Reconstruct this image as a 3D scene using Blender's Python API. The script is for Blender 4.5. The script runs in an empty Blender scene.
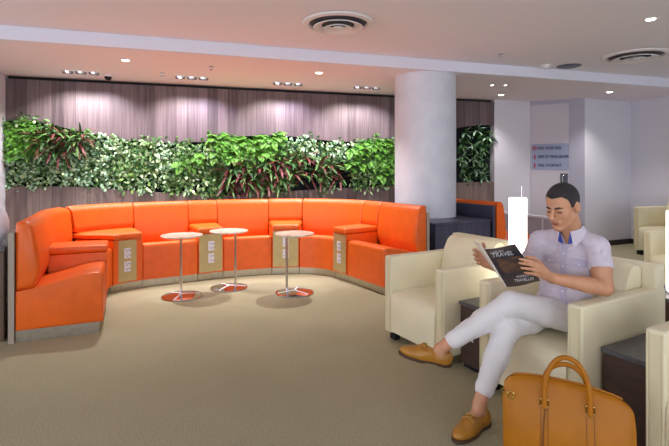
import bpy, bmesh, math, random
import numpy as np
from mathutils import Vector, Matrix
from mathutils.bvhtree import BVHTree

random.seed(7)
scene = bpy.context.scene
C = scene.collection

# ------------------------------------------------------------------ camera, world, lights, exposure
cam_d = bpy.data.cameras.new('camera'); cam = bpy.data.objects.new('camera', cam_d); C.objects.link(cam)
cam.location = (0, 0, 1.35); cam.rotation_euler = (math.pi/2, 0, 0)
cam_d.sensor_fit = 'HORIZONTAL'; cam_d.sensor_width = 36.0
cam_d.lens = 36.0*470/669; cam_d.shift_y = -53/669
cam_d.clip_start = 0.05; cam_d.clip_end = 100
scene.camera = cam

world = bpy.data.worlds.new('World'); scene.world = world; world.use_nodes = True
wb = world.node_tree.nodes['Background']
wb.inputs[0].default_value = (0.86, 0.90, 1.0, 1); wb.inputs[1].default_value = 2.0
scene.view_settings.view_transform = 'Standard'; scene.view_settings.look = 'None'
scene.view_settings.exposure = 0.5; scene.view_settings.gamma = 1.0
scene.view_settings.use_curve_mapping = False
try:
    scene.cycles.max_bounces = 8; scene.cycles.diffuse_bounces = 5
except Exception: pass

SPOT_SOFFIT = 138; SPOT_WASH = 48; SPOT_UPPER = 60; LAMP_EMIT = 2.6

def area(name, loc, rot, sx, sy, power, col):
    l = bpy.data.lights.new(name, 'AREA'); l.shape = 'RECTANGLE'; l.size = sx; l.size_y = sy
    l.energy = power; l.color = col
    o = bpy.data.objects.new(name, l); C.objects.link(o); o.location = loc; o.rotation_euler = rot
    return o

# ------------------------------------------------------------------ materials
def lin(c):
    return tuple(((v/255)/12.92 if v/255 <= 0.04045 else ((v/255+0.055)/1.055)**2.4) for v in c)
def mat(name, rgb, rough=0.5, metal=0.0, noise=0.0, nscale=20, bump=0.0, bscale=60, spec=0.5, emit=0.0, rgb2=None, coat=0.0, stretch=None):
    m = bpy.data.materials.new(name); m.use_nodes = True
    nt = m.node_tree; b = nt.nodes['Principled BSDF']
    c = lin(rgb)
    b.inputs['Base Color'].default_value = (*c, 1); b.inputs['Roughness'].default_value = rough
    b.inputs['Metallic'].default_value = metal; b.inputs['Specular IOR Level'].default_value = spec
    if coat: b.inputs['Coat Weight'].default_value = coat; b.inputs['Coat Roughness'].default_value = .25
    tc = nt.nodes.new('ShaderNodeTexCoord'); mp = nt.nodes.new('ShaderNodeMapping')
    nt.links.new(tc.outputs['Object'], mp.inputs[0])
    if stretch: mp.inputs['Scale'].default_value = stretch
    if noise or rgb2:
        n = nt.nodes.new('ShaderNodeTexNoise'); n.inputs['Scale'].default_value = nscale; n.inputs['Detail'].default_value = 5
        nt.links.new(mp.outputs[0], n.inputs['Vector'])
        mx = nt.nodes.new('ShaderNodeMix'); mx.data_type = 'RGBA'
        c2 = lin(rgb2) if rgb2 else tuple(v*(1-noise) for v in c)
        mx.inputs[6].default_value = (*c, 1); mx.inputs[7].default_value = (*c2, 1)
        rp = nt.nodes.new('ShaderNodeMapRange'); rp.inputs[1].default_value = .35; rp.inputs[2].default_value = .65
        nt.links.new(n.outputs[0], rp.inputs[0]); nt.links.new(rp.outputs[0], mx.inputs[0])
        nt.links.new(mx.outputs[2], b.inputs['Base Color'])
    if bump:
        n2 = nt.nodes.new('ShaderNodeTexNoise'); n2.inputs['Scale'].default_value = bscale; n2.inputs['Detail'].default_value = 3
        nt.links.new(mp.outputs[0], n2.inputs['Vector'])
        bp = nt.nodes.new('ShaderNodeBump'); bp.inputs['Strength'].default_value = bump; bp.inputs['Distance'].default_value = .01
        nt.links.new(n2.outputs[0], bp.inputs['Height']); nt.links.new(bp.outputs[0], b.inputs['Normal'])
    if emit:
        b.inputs['Emission Color'].default_value = (*c, 1); b.inputs['Emission Strength'].default_value = emit
    return m

def wood_mat(name, c1, c2, plank=0.14, rough=0.45, axis=0):
    m = bpy.data.materials.new(name); m.use_nodes = True
    nt = m.node_tree; b = nt.nodes['Principled BSDF']; b.inputs['Roughness'].default_value = rough
    N = nt.nodes.new; Lk = nt.links.new
    tc = N('ShaderNodeTexCoord'); sp = N('ShaderNodeSeparateXYZ'); Lk(tc.outputs['Object'], sp.inputs[0])
    dv = N('ShaderNodeMath'); dv.operation = 'DIVIDE'; dv.inputs[1].default_value = plank; Lk(sp.outputs[axis], dv.inputs[0])
    fl = N('ShaderNodeMath'); fl.operation = 'FLOOR'; Lk(dv.outputs[0], fl.inputs[0])
    wn = N('ShaderNodeTexWhiteNoise'); wn.noise_dimensions = '1D'; Lk(fl.outputs[0], wn.inputs['W'])
    mp = N('ShaderNodeMapping'); mp.inputs['Scale'].default_value = (38, 38, 1.6); Lk(tc.outputs['Object'], mp.inputs[0])
    ad = N('ShaderNodeVectorMath'); ad.operation = 'ADD'; Lk(mp.outputs[0], ad.inputs[0]); Lk(wn.outputs['Color'], ad.inputs[1])
    ns = N('ShaderNodeTexNoise'); ns.inputs['Scale'].default_value = 1.0; ns.inputs['Detail'].default_value = 6; Lk(ad.outputs[0], ns.inputs['Vector'])
    ma = N('ShaderNodeMath'); ma.operation = 'MULTIPLY_ADD'; ma.inputs[1].default_value = 0.55; Lk(wn.outputs['Value'], ma.inputs[0])
    m2 = N('ShaderNodeMath'); m2.operation = 'MULTIPLY_ADD'; m2.inputs[1].default_value = 1.3; m2.inputs[2].default_value = -0.42; Lk(ns.outputs[0], m2.inputs[0])
    Lk(m2.outputs[0], ma.inputs[2])
    fr = N('ShaderNodeMath'); fr.operation = 'FRACT'; Lk(dv.outputs[0], fr.inputs[0])
    gp = N('ShaderNodeMath'); gp.operation = 'GREATER_THAN'; gp.inputs[1].default_value = 0.02; Lk(fr.outputs[0], gp.inputs[0])
    mx = N('ShaderNodeMix'); mx.data_type = 'RGBA'; mx.inputs[6].default_value = (*lin(c1), 1); mx.inputs[7].default_value = (*lin(c2), 1)
    Lk(ma.outputs[0], mx.inputs[0])
    m3 = N('ShaderNodeMix'); m3.data_type = 'RGBA'; m3.inputs[6].default_value = (*[v*.45 for v in lin(c1)], 1)
    Lk(gp.outputs[0], m3.inputs[0]); Lk(mx.outputs[2], m3.inputs[7]); Lk(m3.outputs[2], b.inputs['Base Color'])
    return m

def carpet_mat():
    m = bpy.data.materials.new('carpet'); m.use_nodes = True
    nt = m.node_tree; b = nt.nodes['Principled BSDF']; b.inputs['Roughness'].default_value = .95; b.inputs['Specular IOR Level'].default_value = .1
    N = nt.nodes.new; Lk = nt.links.new
    tc = N('ShaderNodeTexCoord')
    n1 = N('ShaderNodeTexNoise'); n1.inputs['Scale'].default_value = 130; n1.inputs['Detail'].default_value = 4; Lk(tc.outputs['Object'], n1.inputs['Vector'])
    n2 = N('ShaderNodeTexNoise'); n2.inputs['Scale'].default_value = 1.1; n2.inputs['Detail'].default_value = 2; Lk(tc.outputs['Object'], n2.inputs['Vector'])
    r1 = N('ShaderNodeMapRange'); r1.inputs[1].default_value = .3; r1.inputs[2].default_value = .7; Lk(n1.outputs[0], r1.inputs[0])
    mx = N('ShaderNodeMix'); mx.data_type = 'RGBA'; mx.inputs[6].default_value = (*lin((158, 150, 122)), 1); mx.inputs[7].default_value = (*lin((194, 186, 156)), 1)
    Lk(r1.outputs[0], mx.inputs[0])
    m2 = N('ShaderNodeMix'); m2.data_type = 'RGBA'; m2.blend_type = 'MULTIPLY'; m2.inputs[0].default_value = .25
    Lk(mx.outputs[2], m2.inputs[6]); Lk(n2.outputs[0], m2.inputs[7]); Lk(m2.outputs[2], b.inputs['Base Color'])
    bp = N('ShaderNodeBump'); bp.inputs['Strength'].default_value = .35; bp.inputs['Distance'].default_value = .01; Lk(n1.outputs[0], bp.inputs['Height']); Lk(bp.outputs[0], b.inputs['Normal'])
    return m

M = {}
M['carpet'] = carpet_mat()
M['wood_wall'] = wood_mat('wood_wall', (70, 56, 60), (128, 111, 115), .145, .6)
M['wood_low'] = wood_mat('wood_low', (92, 74, 72), (150, 130, 124), .145)
M['wood_dark'] = wood_mat('wood_dark', (84, 62, 50), (120, 92, 74), .6, .4)
M['wood_plinth'] = wood_mat('wood_plinth', (46, 46, 66), (76, 76, 100), .07, .4)
M['black'] = mat('black', (14, 13, 18), .8)
M['recess'] = mat('recess', (16, 20, 26), .95)
M['ceiling'] = mat('ceiling_paint', (234, 234, 244), .9, spec=.2)
M['soffit'] = mat('soffit_paint', (236, 230, 238), .9, spec=.2)
M['fascia'] = mat('fascia_paint', (226, 226, 240), .85, spec=.2)
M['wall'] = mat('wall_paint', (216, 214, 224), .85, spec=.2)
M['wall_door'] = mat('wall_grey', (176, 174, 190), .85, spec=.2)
M['door'] = mat('door_paint', (196, 190, 200), .6)
M['orange'] = mat('orange_leather', (236, 102, 22), .42, noise=.10, nscale=9, bump=.12, bscale=140)
M['steel'] = mat('brushed_steel', (190, 186, 172), .32, 1.0, noise=.15, nscale=30)
M['gold'] = mat('brass_plate', (198, 182, 130), .5, .45, noise=.12, nscale=12)
M['chrome'] = mat('chrome', (214, 212, 216), .12, 1.0)
M['laminate'] = mat('grey_laminate', (158, 146, 132), .5)
M['marble'] = mat('marble_top', (238, 230, 220), .25, rgb2=(206, 190, 172), nscale=14)
M['outlet'] = mat('outlet_white', (226, 226, 236), .4)
M['outlet_dark'] = mat('outlet_slot', (72, 74, 92), .5)
M['cream'] = mat('cream_leather', (234, 225, 193), .5, noise=.06, nscale=6, bump=.10, bscale=120)
M['piping'] = mat('cream_piping', (218, 208, 172), .5)
M['stone'] = mat('grey_stone', (70, 68, 74), .35, rgb2=(92, 90, 96), nscale=40)
M['unit'] = mat('unit_wood', (78, 56, 48), .4, rgb2=(58, 42, 38), nscale=3, stretch=(2, 2, 16))
M['column'] = mat('column_concrete', (214, 218, 230), .38, rgb2=(204, 208, 222), nscale=5, bump=.05, bscale=25)
M['lamp'] = mat('lamp_glass', (255, 250, 240), .4, emit=LAMP_EMIT)
M['lamp_off'] = mat('white_ceramic', (226, 226, 236), .35)
M['bulb'] = mat('bulb', (255, 246, 232), .4, emit=14)
M['white_metal'] = mat('white_metal', (228, 226, 230), .45)
M['vent_dark'] = mat('vent_dark', (84, 84, 92), .6)
M['grey_plate'] = mat('grey_plate', (78, 82, 96), .4, .3)
M['sign'] = mat('sign_plate', (150, 160, 190), .45)
M['sign_text'] = mat('sign_lettering', (40, 44, 84), .5)
M['sign_red'] = mat('sign_red', (176, 60, 86), .5)
M['skirting'] = mat('skirting', (52, 44, 44), .6)
M['skin'] = mat('skin', (204, 148, 114), .5, noise=.12, nscale=25)
M['lip'] = mat('lip', (158, 88, 78), .45)
M['hair'] = mat('hair', (46, 40, 44), .7, noise=.3, nscale=160, bump=.5, bscale=240)
M['eye'] = mat('eye', (34, 26, 26), .3)
M['stubble'] = mat('stubble', (168, 124, 98), .6)
M['shirt'] = mat('shirt_cotton', (210, 201, 215), .85, noise=.08, nscale=18, bump=.7, bscale=16)
M['shirt_seam'] = mat('shirt_seam', (190, 182, 204), .85)
M['collar_blue'] = mat('collar_blue', (62, 84, 178), .8)
M['trouser'] = mat('trouser_cotton', (224, 221, 223), .85, noise=.05, nscale=8, bump=.6, bscale=12)
M['shoe'] = mat('shoe_leather', (178, 122, 42), .35, noise=.2, nscale=14)
M['sole'] = mat('shoe_sole', (70, 44, 26), .6)
M['brass'] = mat('brass', (206, 176, 96), .25, 1.0)
M['bag'] = mat('bag_leather', (174, 106, 8), .45, noise=.12, nscale=10, bump=.06, bscale=60, spec=.3)
M['bag_dark'] = mat('bag_stitch', (110, 66, 16), .5)
M['mag_cover'] = mat('magazine_cover', (44, 44, 56), .3, rgb2=(88, 72, 62), nscale=9)
M['mag_back'] = mat('magazine_back', (172, 148, 112), .35, rgb2=(150, 130, 104), nscale=8)
M['paper'] = mat('paper', (232, 228, 220), .7)
M['mag_text'] = mat('magazine_lettering', (196, 198, 206), .5)
M['soil'] = mat('soil', (30, 24, 22), .95)
def leafm(n, c, c2): return mat(n, c, .5, rgb2=c2, nscale=14)
M['fern'] = leafm('fern_leaf', (140, 206, 74), (96, 176, 54))
M['leaf_green'] = leafm('leaf_green', (66, 112, 48), (42, 82, 36))
M['leaf_mid'] = leafm('leaf_mid', (112, 150, 78), (70, 112, 52))
M['leaf_lime'] = leafm('leaf_lime', (150, 186, 96), (120, 160, 76))
M['leaf_pale'] = leafm('leaf_pale', (200, 216, 172), (148, 184, 126))
M['leaf_mint'] = leafm('leaf_mint', (182, 210, 182), (122, 166, 128))
M['leaf_red'] = leafm('leaf_red', (132, 58, 58), (92, 50, 46))
M['leaf_pink'] = leafm('leaf_pink', (196, 132, 146), (150, 96, 108))
M['leaf_dark'] = leafm('leaf_dark', (40, 76, 48), (28, 56, 36))
M['leaf_yellow'] = leafm('leaf_yellow', (206, 188, 40), (170, 160, 40))

# ------------------------------------------------------------------ helpers
def tag(o, label, cat, group=None, kind=None):
    if label: o['label'] = label
    if cat: o['category'] = cat
    if group: o['group'] = group
    if kind: o['kind'] = kind
    return o
def thing(name, label, cat, loc=(0, 0, 0), rz=0.0, group=None):
    o = bpy.data.objects.new(name, None); C.objects.link(o); o.empty_display_size = .1
    o.location = loc; o.rotation_euler = (0, 0, rz)
    return tag(o, label, cat, group)
def obj(name, bm, mats, parent=None, smooth=True, world=False, sharp=40, label=None):
    me = bpy.data.meshes.new(name)
    if world and parent is not None:
        p = parent; off = Vector((0, 0, 0))
        while p is not None: off += Vector(p.location); p = p.parent
        bmesh.ops.translate(bm, verts=bm.verts, vec=-off)
    bm.to_mesh(me); bm.free()
    if not isinstance(mats, (list, tuple)): mats = [mats]
    for m in mats: me.materials.append(m)
    if smooth:
        me.polygons.foreach_set('use_smooth', [True]*len(me.polygons))
        try: me.set_sharp_from_angle(angle=math.radians(sharp))
        except Exception: pass
    o = bpy.data.objects.new(name, me); C.objects.link(o)
    if parent is not None: o.parent = parent
    if label: o['label'] = label
    return o
def single(name, bm, mats, label, cat, group=None, smooth=True, sharp=40):
    """one-mesh thing built in world coordinates; origin moved to its base centre"""
    xs = [v.co for v in bm.verts]
    cx = (min(v.x for v in xs)+max(v.x for v in xs))/2; cy = (min(v.y for v in xs)+max(v.y for v in xs))/2; cz = min(v.z for v in xs)
    bmesh.ops.translate(bm, verts=bm.verts, vec=(-cx, -cy, -cz))
    o = obj(name, bm, mats, None, smooth, sharp=sharp); o.location = (cx, cy, cz)
    return tag(o, label, cat, group)
def struct(name, bm, mats, smooth=False, parent=None, loc=(0, 0, 0), rz=0):
    o = obj(name, bm, mats, parent, smooth); o.location = loc; o.rotation_euler = (0, 0, rz)
    if parent is None: o['kind'] = 'structure'
    return o
def B(): return bmesh.new()
def box(bm, x0, x1, y0, y1, z0, z1, bev=0.0, seg=2, mi=0, T=None):
    r = bmesh.ops.create_cube(bm, size=1.0)
    vs = r['verts']
    for v in vs:
        v.co = Vector(((x0+x1)/2+v.co.x*(x1-x0), (y0+y1)/2+v.co.y*(y1-y0), (z0+z1)/2+v.co.z*(z1-z0)))
    fs = set(f for v in vs for f in v.link_faces)
    if bev:
        es = list(set(e for v in vs for e in v.link_edges))
        rr = bmesh.ops.bevel(bm, geom=es, offset=bev, segments=seg, profile=.5, affect='EDGES')
        vs = list(set(v for f in rr['faces'] for v in f.verts) | set(v for v in vs if v.is_valid))
        fs = set(f for v in vs for f in v.link_faces)
    for f in fs: f.material_index = mi
    if T is not None:
        for v in set(v for f in fs for v in f.verts): v.co = T @ v.co
def loft(bm, rings, closed_ring=True, cap=True, mi=0, closed_path=False):
    vr = [[bm.verts.new(p) for p in r] for r in rings]
    n = len(vr[0]); m = len(vr)
    for i in range(m if closed_path else m-1):
        a, b = vr[i], vr[(i+1) % m]
        for j in range(n if closed_ring else n-1):
            k = (j+1) % n
            f = bm.faces.new((a[j], a[k], b[k], b[j])); f.material_index = mi
    if cap and closed_ring and not closed_path:
        f = bm.faces.new(list(reversed(vr[0]))); f.material_index = mi
        f = bm.faces.new(vr[-1]); f.material_index = mi
    return vr
def fixn(bm):
    bmesh.ops.recalc_face_normals(bm, faces=bm.faces); return bm
def tube(bm, pts, r, n=10, closed=False, mi=0):
    pts = [Vector(p) for p in pts]; m = len(pts)
    rs = r if isinstance(r, (list, tuple)) else [r]*m
    rings = []; ref = None
    for i, p in enumerate(pts):
        t = (pts[(i+1) % m]-pts[i-1]) if closed else (pts[min(i+1, m-1)]-pts[max(i-1, 0)])
        t.normalize()
        if ref is None: ref = t.orthogonal().normalized()
        ref = (ref - t*ref.dot(t)).normalized(); bt = t.cross(ref)
        rings.append([p+(ref*math.cos(2*math.pi*j/n)+bt*math.sin(2*math.pi*j/n))*rs[i] for j in range(n)])
    loft(bm, rings, True, not closed, mi, closed)
def lathe(bm, prof, n=32, c=(0, 0, 0), mi=0, cap=True):
    rings = [[(c[0]+r*math.cos(2*math.pi*j/n), c[1]+r*math.sin(2*math.pi*j/n), c[2]+z) for j in range(n)] for r, z in prof]
    loft(bm, rings, True, cap, mi)
def text_bm(s, size, T, extrude=.001, align='LEFT', bold=0.0):
    cu = bpy.data.curves.new('t', 'FONT'); cu.body = s; cu.size = size; cu.extrude = extrude; cu.align_x = align; cu.offset = bold
    o = bpy.data.objects.new('t', cu); C.objects.link(o)
    dg = bpy.context.evaluated_depsgraph_get(); dg.update()
    me = bpy.data.meshes.new_from_object(o.evaluated_get(dg))
    bpy.data.objects.remove(o); bpy.data.curves.remove(cu)
    bm = B(); bm.from_mesh(me); bpy.data.meshes.remove(me)
    bm.transform(T); return bm
def dup(root, loc=None, rz=None, label=None, group=None):
    r = root.copy(); C.objects.link(r)
    if loc is not None: r.location = loc
    if rz is not None: r.rotation_euler = (0, 0, rz)
    if label: r['label'] = label
    if group: r['group'] = group
    for ch in list(root.children):
        c = ch.copy(); C.objects.link(c); c.parent = r
        for g in ch.children:
            d = g.copy(); C.objects.link(d); d.parent = c
    return r

# ------------------------------------------------------------------ setting
A17 = math.radians(17); U = Vector((math.cos(A17), math.sin(A17), 0)); V = Vector((-math.sin(A17), math.cos(A17), 0))
ZC = 2.60; ZU = 2.735
W0 = Vector((-4.403, 6.28, 0))
def wall_pt(s, z, out=0.0):
    p = W0+U*s-V*out; return Vector((p.x, p.y, z))

bm = B(); box(bm, -9, 10, -4.0, 12, -.1, 0); struct('floor', bm, M['carpet'])
# low soffit beyond the fascia, fascia strip, higher ceiling nearer
F0 = Vector((-3.192, 4.485, 0)); AF = math.radians(17.6)
bm = B(); box(bm, -6, 12, .06, 9, 0, .15); struct('ceiling', bm, M['soffit'], loc=(F0.x, F0.y, ZC), rz=AF)
bm = B(); box(bm, -6, 12, 0, .06, 0, ZU-ZC+.02, .004, 1); struct('trim_1', bm, M['fascia'], loc=(F0.x, F0.y, ZC), rz=AF)
bm = B(); box(bm, -6, 12, -9, .03, 0, .15); struct('ceiling_upper', bm, M['ceiling'], loc=(F0.x, F0.y, ZU), rz=AF)

# wood feature wall: backing, upper panel with a wavy lower edge, lower panel with a wavy upper edge
bm = B(); box(bm, -.3, 7.54, 0, .1, 0, ZC); struct('wall_back', bm, M['recess'], loc=W0, rz=A17)
up_pts = [(0, 2.0), (.4, 1.99), (.975, 1.867), (1.7, 1.754), (2.55, 1.765), (3.155, 1.86), (3.79, 1.875), (4.7, 1.806), (5.64, 1.84), (6.4, 2.0), (7.13, 2.13), (7.54, 2.15)]
lo_pts = [(0, 1.13), (.975, 1.115), (1.7, 1.047), (2.55, .99), (3.155, .967), (3.79, 1.02), (4.7, 1.057), (5.64, 1.085), (6.4, 1.11), (7.13, 1.136), (7.54, 1.14)]
def interp(pts, s):
    xs = [p[0] for p in pts]; ys = [p[1] for p in pts]
    i = max(0, min(len(xs)-2, int(np.searchsorted(xs, s))-1))
    t = min(1, max(0, (s-xs[i])/(xs[i+1]-xs[i])))
    y0 = ys[max(i-1, 0)]; y1 = ys[i]; y2 = ys[i+1]; y3 = ys[min(i+2, len(ys)-1)]
    return .5*((2*y1)+(-y0+y2)*t+(2*y0-5*y1+4*y2-y3)*t*t+(-y0+3*y1-3*y2+y3)*t**3)
bm = B()
loft(bm, [[(s, -.12, interp(up_pts, s)), (s, -.12, ZC-.045), (s, 0, ZC-.045), (s, 0, interp(up_pts, s))] for s in np.linspace(0, 7.54, 90)])
struct('wall_back_upper', fixn(bm), M['wood_wall'], loc=W0, rz=A17)
bm = B()
loft(bm, [[(s, -.12, 0), (s, -.12, interp(lo_pts, s)), (s, 0, interp(lo_pts, s)), (s, 0, 0)] for s in np.linspace(0, 7.54, 90)])
struct('wall_back_lower', fixn(bm), M['wood_low'], loc=W0, rz=A17)
bm = B(); box(bm, -.3, 7.56, -.03, 0, ZC-.045, ZC); struct('gap_shade_strip', bm, M['black'], loc=W0, rz=A17)  # black strip standing in for the shade in the gap above the upper panel
# left end wall
bm = B(); box(bm, -.25, .045, -1.6, 0.1, 0, ZC); struct('wall_left', bm, M['wall'], loc=W0, rz=A17)
# white wall right of the planting, splayed door wall, projecting wall, right wall
bm = B(); box(bm, 7.54, 8.3, -.13, .1, 0, ZC); struct('wall_corner', bm, M['wall'], loc=W0, rz=A17)
DW0 = Vector((3.50, 8.66, 0)); DW1 = Vector((4.34, 8.15, 0)); AD = math.atan2(DW1.y-DW0.y, DW1.x-DW0.x); LD = (DW1-DW0).length
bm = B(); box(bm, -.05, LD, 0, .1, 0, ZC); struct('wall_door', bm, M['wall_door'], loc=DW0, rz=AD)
J1 = Vector((5.46, 8.65, 0)); AJ = math.atan2(J1.y-DW1.y, J1.x-DW1.x); LJ = (J1-DW1).length
bm = B(); box(bm, 0, LJ+.1, 0, .1, 0, ZC); struct('wall_projecting', bm, M['wall'], loc=DW1, rz=AJ)
bm = B(); box(bm, 0, 9, 0, .1, 0, ZC+.3); struct('wall_right', bm, M['wall'], loc=J1, rz=math.atan2(-.956, .292))
bm = B(); box(bm, .02, LJ, -.012, 0, 0, .09); struct('baseboard_projecting', bm, M['skirting'], loc=DW1, rz=AJ)
bm = B(); box(bm, 0, 9, -.012, 0, 0, .09); struct('baseboard_right', bm, M['skirting'], loc=J1, rz=math.atan2(-.956, .292))
# door
bm = B(); box(bm, .09, .74, -.012, .0, .01, 2.53, .003, 1)
dr = struct('door_1', bm, M['door'], loc=DW0, rz=AD)
bm = B(); box(bm, .065, .09, -.02, 0, 0, 2.555); box(bm, .74, .765, -.02, 0, 0, 2.555); box(bm, .065, .765, -.02, 0, 2.53, 2.555); struct('door_frame', bm, M['wall_door'], parent=dr)
for z in (2.25, 1.29, .3):
    bm = B(); box(bm, .082, .1, -.03, -.01, z-.05, z+.05); struct('hinge', bm, M['chrome'], parent=dr)
bm = B(); box(bm, .60, .72, -.02, -.012, 1.09, 1.29, .003, 1); struct('pull_plate', bm, M['grey_plate'], parent=dr)
bm = B(); tube(bm, [(.64, -.02, 1.12), (.64, -.055, 1.13), (.64, -.06, 1.17), (.64, -.06, 1.24), (.655, -.058, 1.26), (.69, -.055, 1.265), (.695, -.02, 1.265)], .009, 8); struct('pull_handle', bm, M['chrome'], parent=dr, smooth=True)
# fire sign on the door
sg = thing('fire_sign', 'blue-grey fire equipment sign with red symbols on pale door', 'sign', (DW0.x, DW0.y, 1.355), AD)
bm = B(); box(bm, .125, .735, -.022, -.0125, 0, .465, .002, 1); obj('sign_plate', bm, M['sign'], sg, False)
for i, s in enumerate(('FIRE HOSE REEL', 'FIRE EXTINGUISHER', 'FIRE HYDRANT')):
    z = .365-.155*i
    T = Matrix.Translation((.235, -.0235, z)) @ Matrix.Rotation(math.pi/2, 4, 'X') @ Matrix.Diagonal((.78, 1.0, 1, 1))
    obj('lettering', text_bm(s, .072, T, bold=.0016), M['sign_text'], sg, False)
    bm = B()
    if i == 0:
        tube(bm, [(.18+.034*math.cos(a), -.0235, z+.025+.034*math.sin(a)) for a in np.linspace(0, 2*math.pi, 20, endpoint=False)], .007, 6, True)
        tube(bm, [(.18+.014*math.cos(a), -.0235, z+.025+.014*math.sin(a)) for a in np.linspace(0, 2*math.pi, 14, endpoint=False)], .006, 6, True)
    elif i == 1:
        box(bm, .165, .195, -.0245, -.0225, z-.02, z+.05, .0008, 1); box(bm, .172, .188, -.0245, -.0225, z+.05, z+.07)
    else:
        box(bm, .168, .192, -.0245, -.0225, z-.02, z+.05); box(bm, .158, .202, -.0245, -.0225, z+.018, z+.034); box(bm, .173, .187, -.0245, -.0225, z+.05, z+.072)
    obj('symbol', bm, M['sign_red'], sg, False)

# ------------------------------------------------------------------ column and plinth
CX, CY, CR = 1.22, 6.33, .405
bm = B(); lathe(bm, [(CR, .737), (CR, ZC)], 64); o = struct('column', bm, M['column'], True, loc=(CX, CY, 0))
e = bm = None
B29 = math.radians(29.5); EB = Vector((math.cos(B29), math.sin(B29), 0)); ED = Vector((math.sin(B29), -math.cos(B29), 0))   # furniture axes: back-wards, along the row
PL = Vector((1.17, 5.45, 0))
bm = B(); box(bm, 0, .90, 0, 1.9, .0, .70)
pl = thing('plinth', 'dark blue-grey timber plinth boxed around the foot of the round column', 'plinth', PL, B29)
obj('body', bm, M['wood_plinth'], pl, False)
bm = B(); box(bm, -.01, .91, -.015, 1.9, .70, .735, .004, 1); obj('top', bm, M['wood_plinth'], pl, False)

# ------------------------------------------------------------------ orange banquette
front = [(-1.924, 3.907), (-2.165, 4.45), (-2.38, 4.93), (-2.40, 5.17), (-2.194, 5.377), (-1.65, 5.69), (-1.424, 5.82), (-.829, 6.04), (-.396, 6.08), (-.15, 6.0), (.025, 5.82), (.27, 5.45), (.53, 5.036)]
def catmull(P, n=40):
    P = [Vector((p[0], p[1], 0)) for p in P]; out = []
    for i in range(len(P)-1):
        p0 = P[max(i-1, 0)] if i else P[0]*2-P[1]; p1 = P[i]; p2 = P[i+1]; p3 = P[i+2] if i+2 < len(P) else P[-1]*2-P[-2]
        for k in range(n):
            t = k/n
            out.append(.5*((2*p1)+(-p0+p2)*t+(2*p0-5*p1+4*p2-p3)*t*t+(-p0+3*p1-3*p2+p3)*t**3))
    out.append(P[-1]); return out
class Path:
    def __init__(self, pts):
        self.p = pts; self.s = [0]
        for a, b in zip(pts, pts[1:]): self.s.append(self.s[-1]+(b-a).length)
        self.L = self.s[-1]
    def at(self, s):
        s = min(max(s, 0), self.L); i = min(int(np.searchsorted(self.s, s)), len(self.p)-1); i = max(i, 1)
        d = self.s[i]-self.s[i-1]; t = (s-self.s[i-1])/d if d else 0
        return self.p[i-1].lerp(self.p[i], t)
    def nrm(self, s, w=.09):
        a = self.at(s-w); b = self.at(s+w)
        if s < w: b = self.at(2*w)
        if s > self.L-w: a = self.at(self.L-2*w)
        t = (b-a).normalized(); return Vector((-t.y, t.x, 0))
    def pt(self, s, n, z):
        q = self.at(s)+self.nrm(s)*n; return Vector((q.x, q.y, z))
PATH = Path(catmull(front))
def s_at_px(px):
    best = 0; bd = 1e9
    for p, s in zip(PATH.p, PATH.s):
        if s < 1.25: continue
        x = 334.5+470*p.x/p.y
        if abs(x-px) < bd: bd = abs(x-px); best = s
    return best
def roundpoly(P, rad, k=4):
    out = []; n = len(P)
    for i in range(n):
        a = Vector(P[i-1]); b = Vector(P[i]); c = Vector(P[(i+1) % n])
        r = rad[i] if isinstance(rad, (list, tuple)) else rad
        if r <= 0: out.append(tuple(b)); continue
        d1 = (a-b); d2 = (c-b); r1 = min(r, d1.length*.45, d2.length*.45)
        p = b+d1.normalized()*r1; q = b+d2.normalized()*r1
        for j in range(k+1):
            t = j/k; out.append(tuple(p*(1-t)**2+b*2*t*(1-t)+q*t*t))
    return out
SEAT = roundpoly([(0, .09), (0, .505), (.14, .50), (.32, .455), (.50, .415), (.616, .398), (.616, .09)], [0, .045, .05, .05, .02, 0, 0])
BACK = roundpoly([(.49, .42), (.452, .53), (.462, .70), (.50, .90), (.54, .945), (.618, .945), (.618, .80), (.618, .402), (.5, .41)], [.02, .04, .05, .05, .03, .11, .02, 0, 0])
PAD = roundpoly([(.47, .652), (.455, .70), (.50, .90), (.54, .945), (.618, .945), (.618, .80), (.618, .652)], [.01, .03, .05, .03, .11, .02, 0])
PANEL = [(.622, 0), (.622, .86), (.662, .86), (.662, 0)]
KICK = [(.03, 0), (.03, .088), (.616, .088), (.616, 0)]
CONS = roundpoly([(-.004, .09), (-.004, .575), (.012, .575), (.012, .578), (.465, .578), (.465, .09)], 0)
CTOP = roundpoly([(-.02, .58), (-.02, .645), (.30, .65), (.60, .65), (.60, .58)], [.008, .03, 0, 0, 0])
def section(s0, s1, prof, step=.05, soft=.0, gap=.003):
    """sweep a profile along the banquette path; ends slightly domed when soft"""
    bm = B(); s0 += gap; s1 -= gap
    n = max(2, int((s1-s0)/step)+1); ss = list(np.linspace(s0, s1, n))
    cz = sum(p[1] for p in prof)/len(prof); cn = sum(p[0] for p in prof)/len(prof)
    rings = []
    def ring(s, k):
        return [PATH.pt(s, cn+(n_-cn)*k[0], cz+(z-cz)*k[1]) for n_, z in prof]
    if soft:
        w = max(p[0] for p in prof)-min(p[0] for p in prof); h = max(p[1] for p in prof)-min(p[1] for p in prof)
        lead = [(0, 1.0), (.3, .55), (.65, .2), (1, 0)]
        a = [(s0+soft*t, (1-2*soft*q/w, 1-2*soft*q/h)) for t, q in lead]
        b = [(s1-soft*t, (1-2*soft*q/w, 1-2*soft*q/h)) for t, q in reversed(lead)]
        mid = [(s, (1, 1)) for s in np.linspace(s0+soft, s1-soft, n)][1:-1]
        for s, k in a+mid+b: rings.append(ring(s, k))
    else:
        for s in ss: rings.append(ring(s, (1, 1)))
    loft(bm, rings); return fixn(bm)
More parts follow.
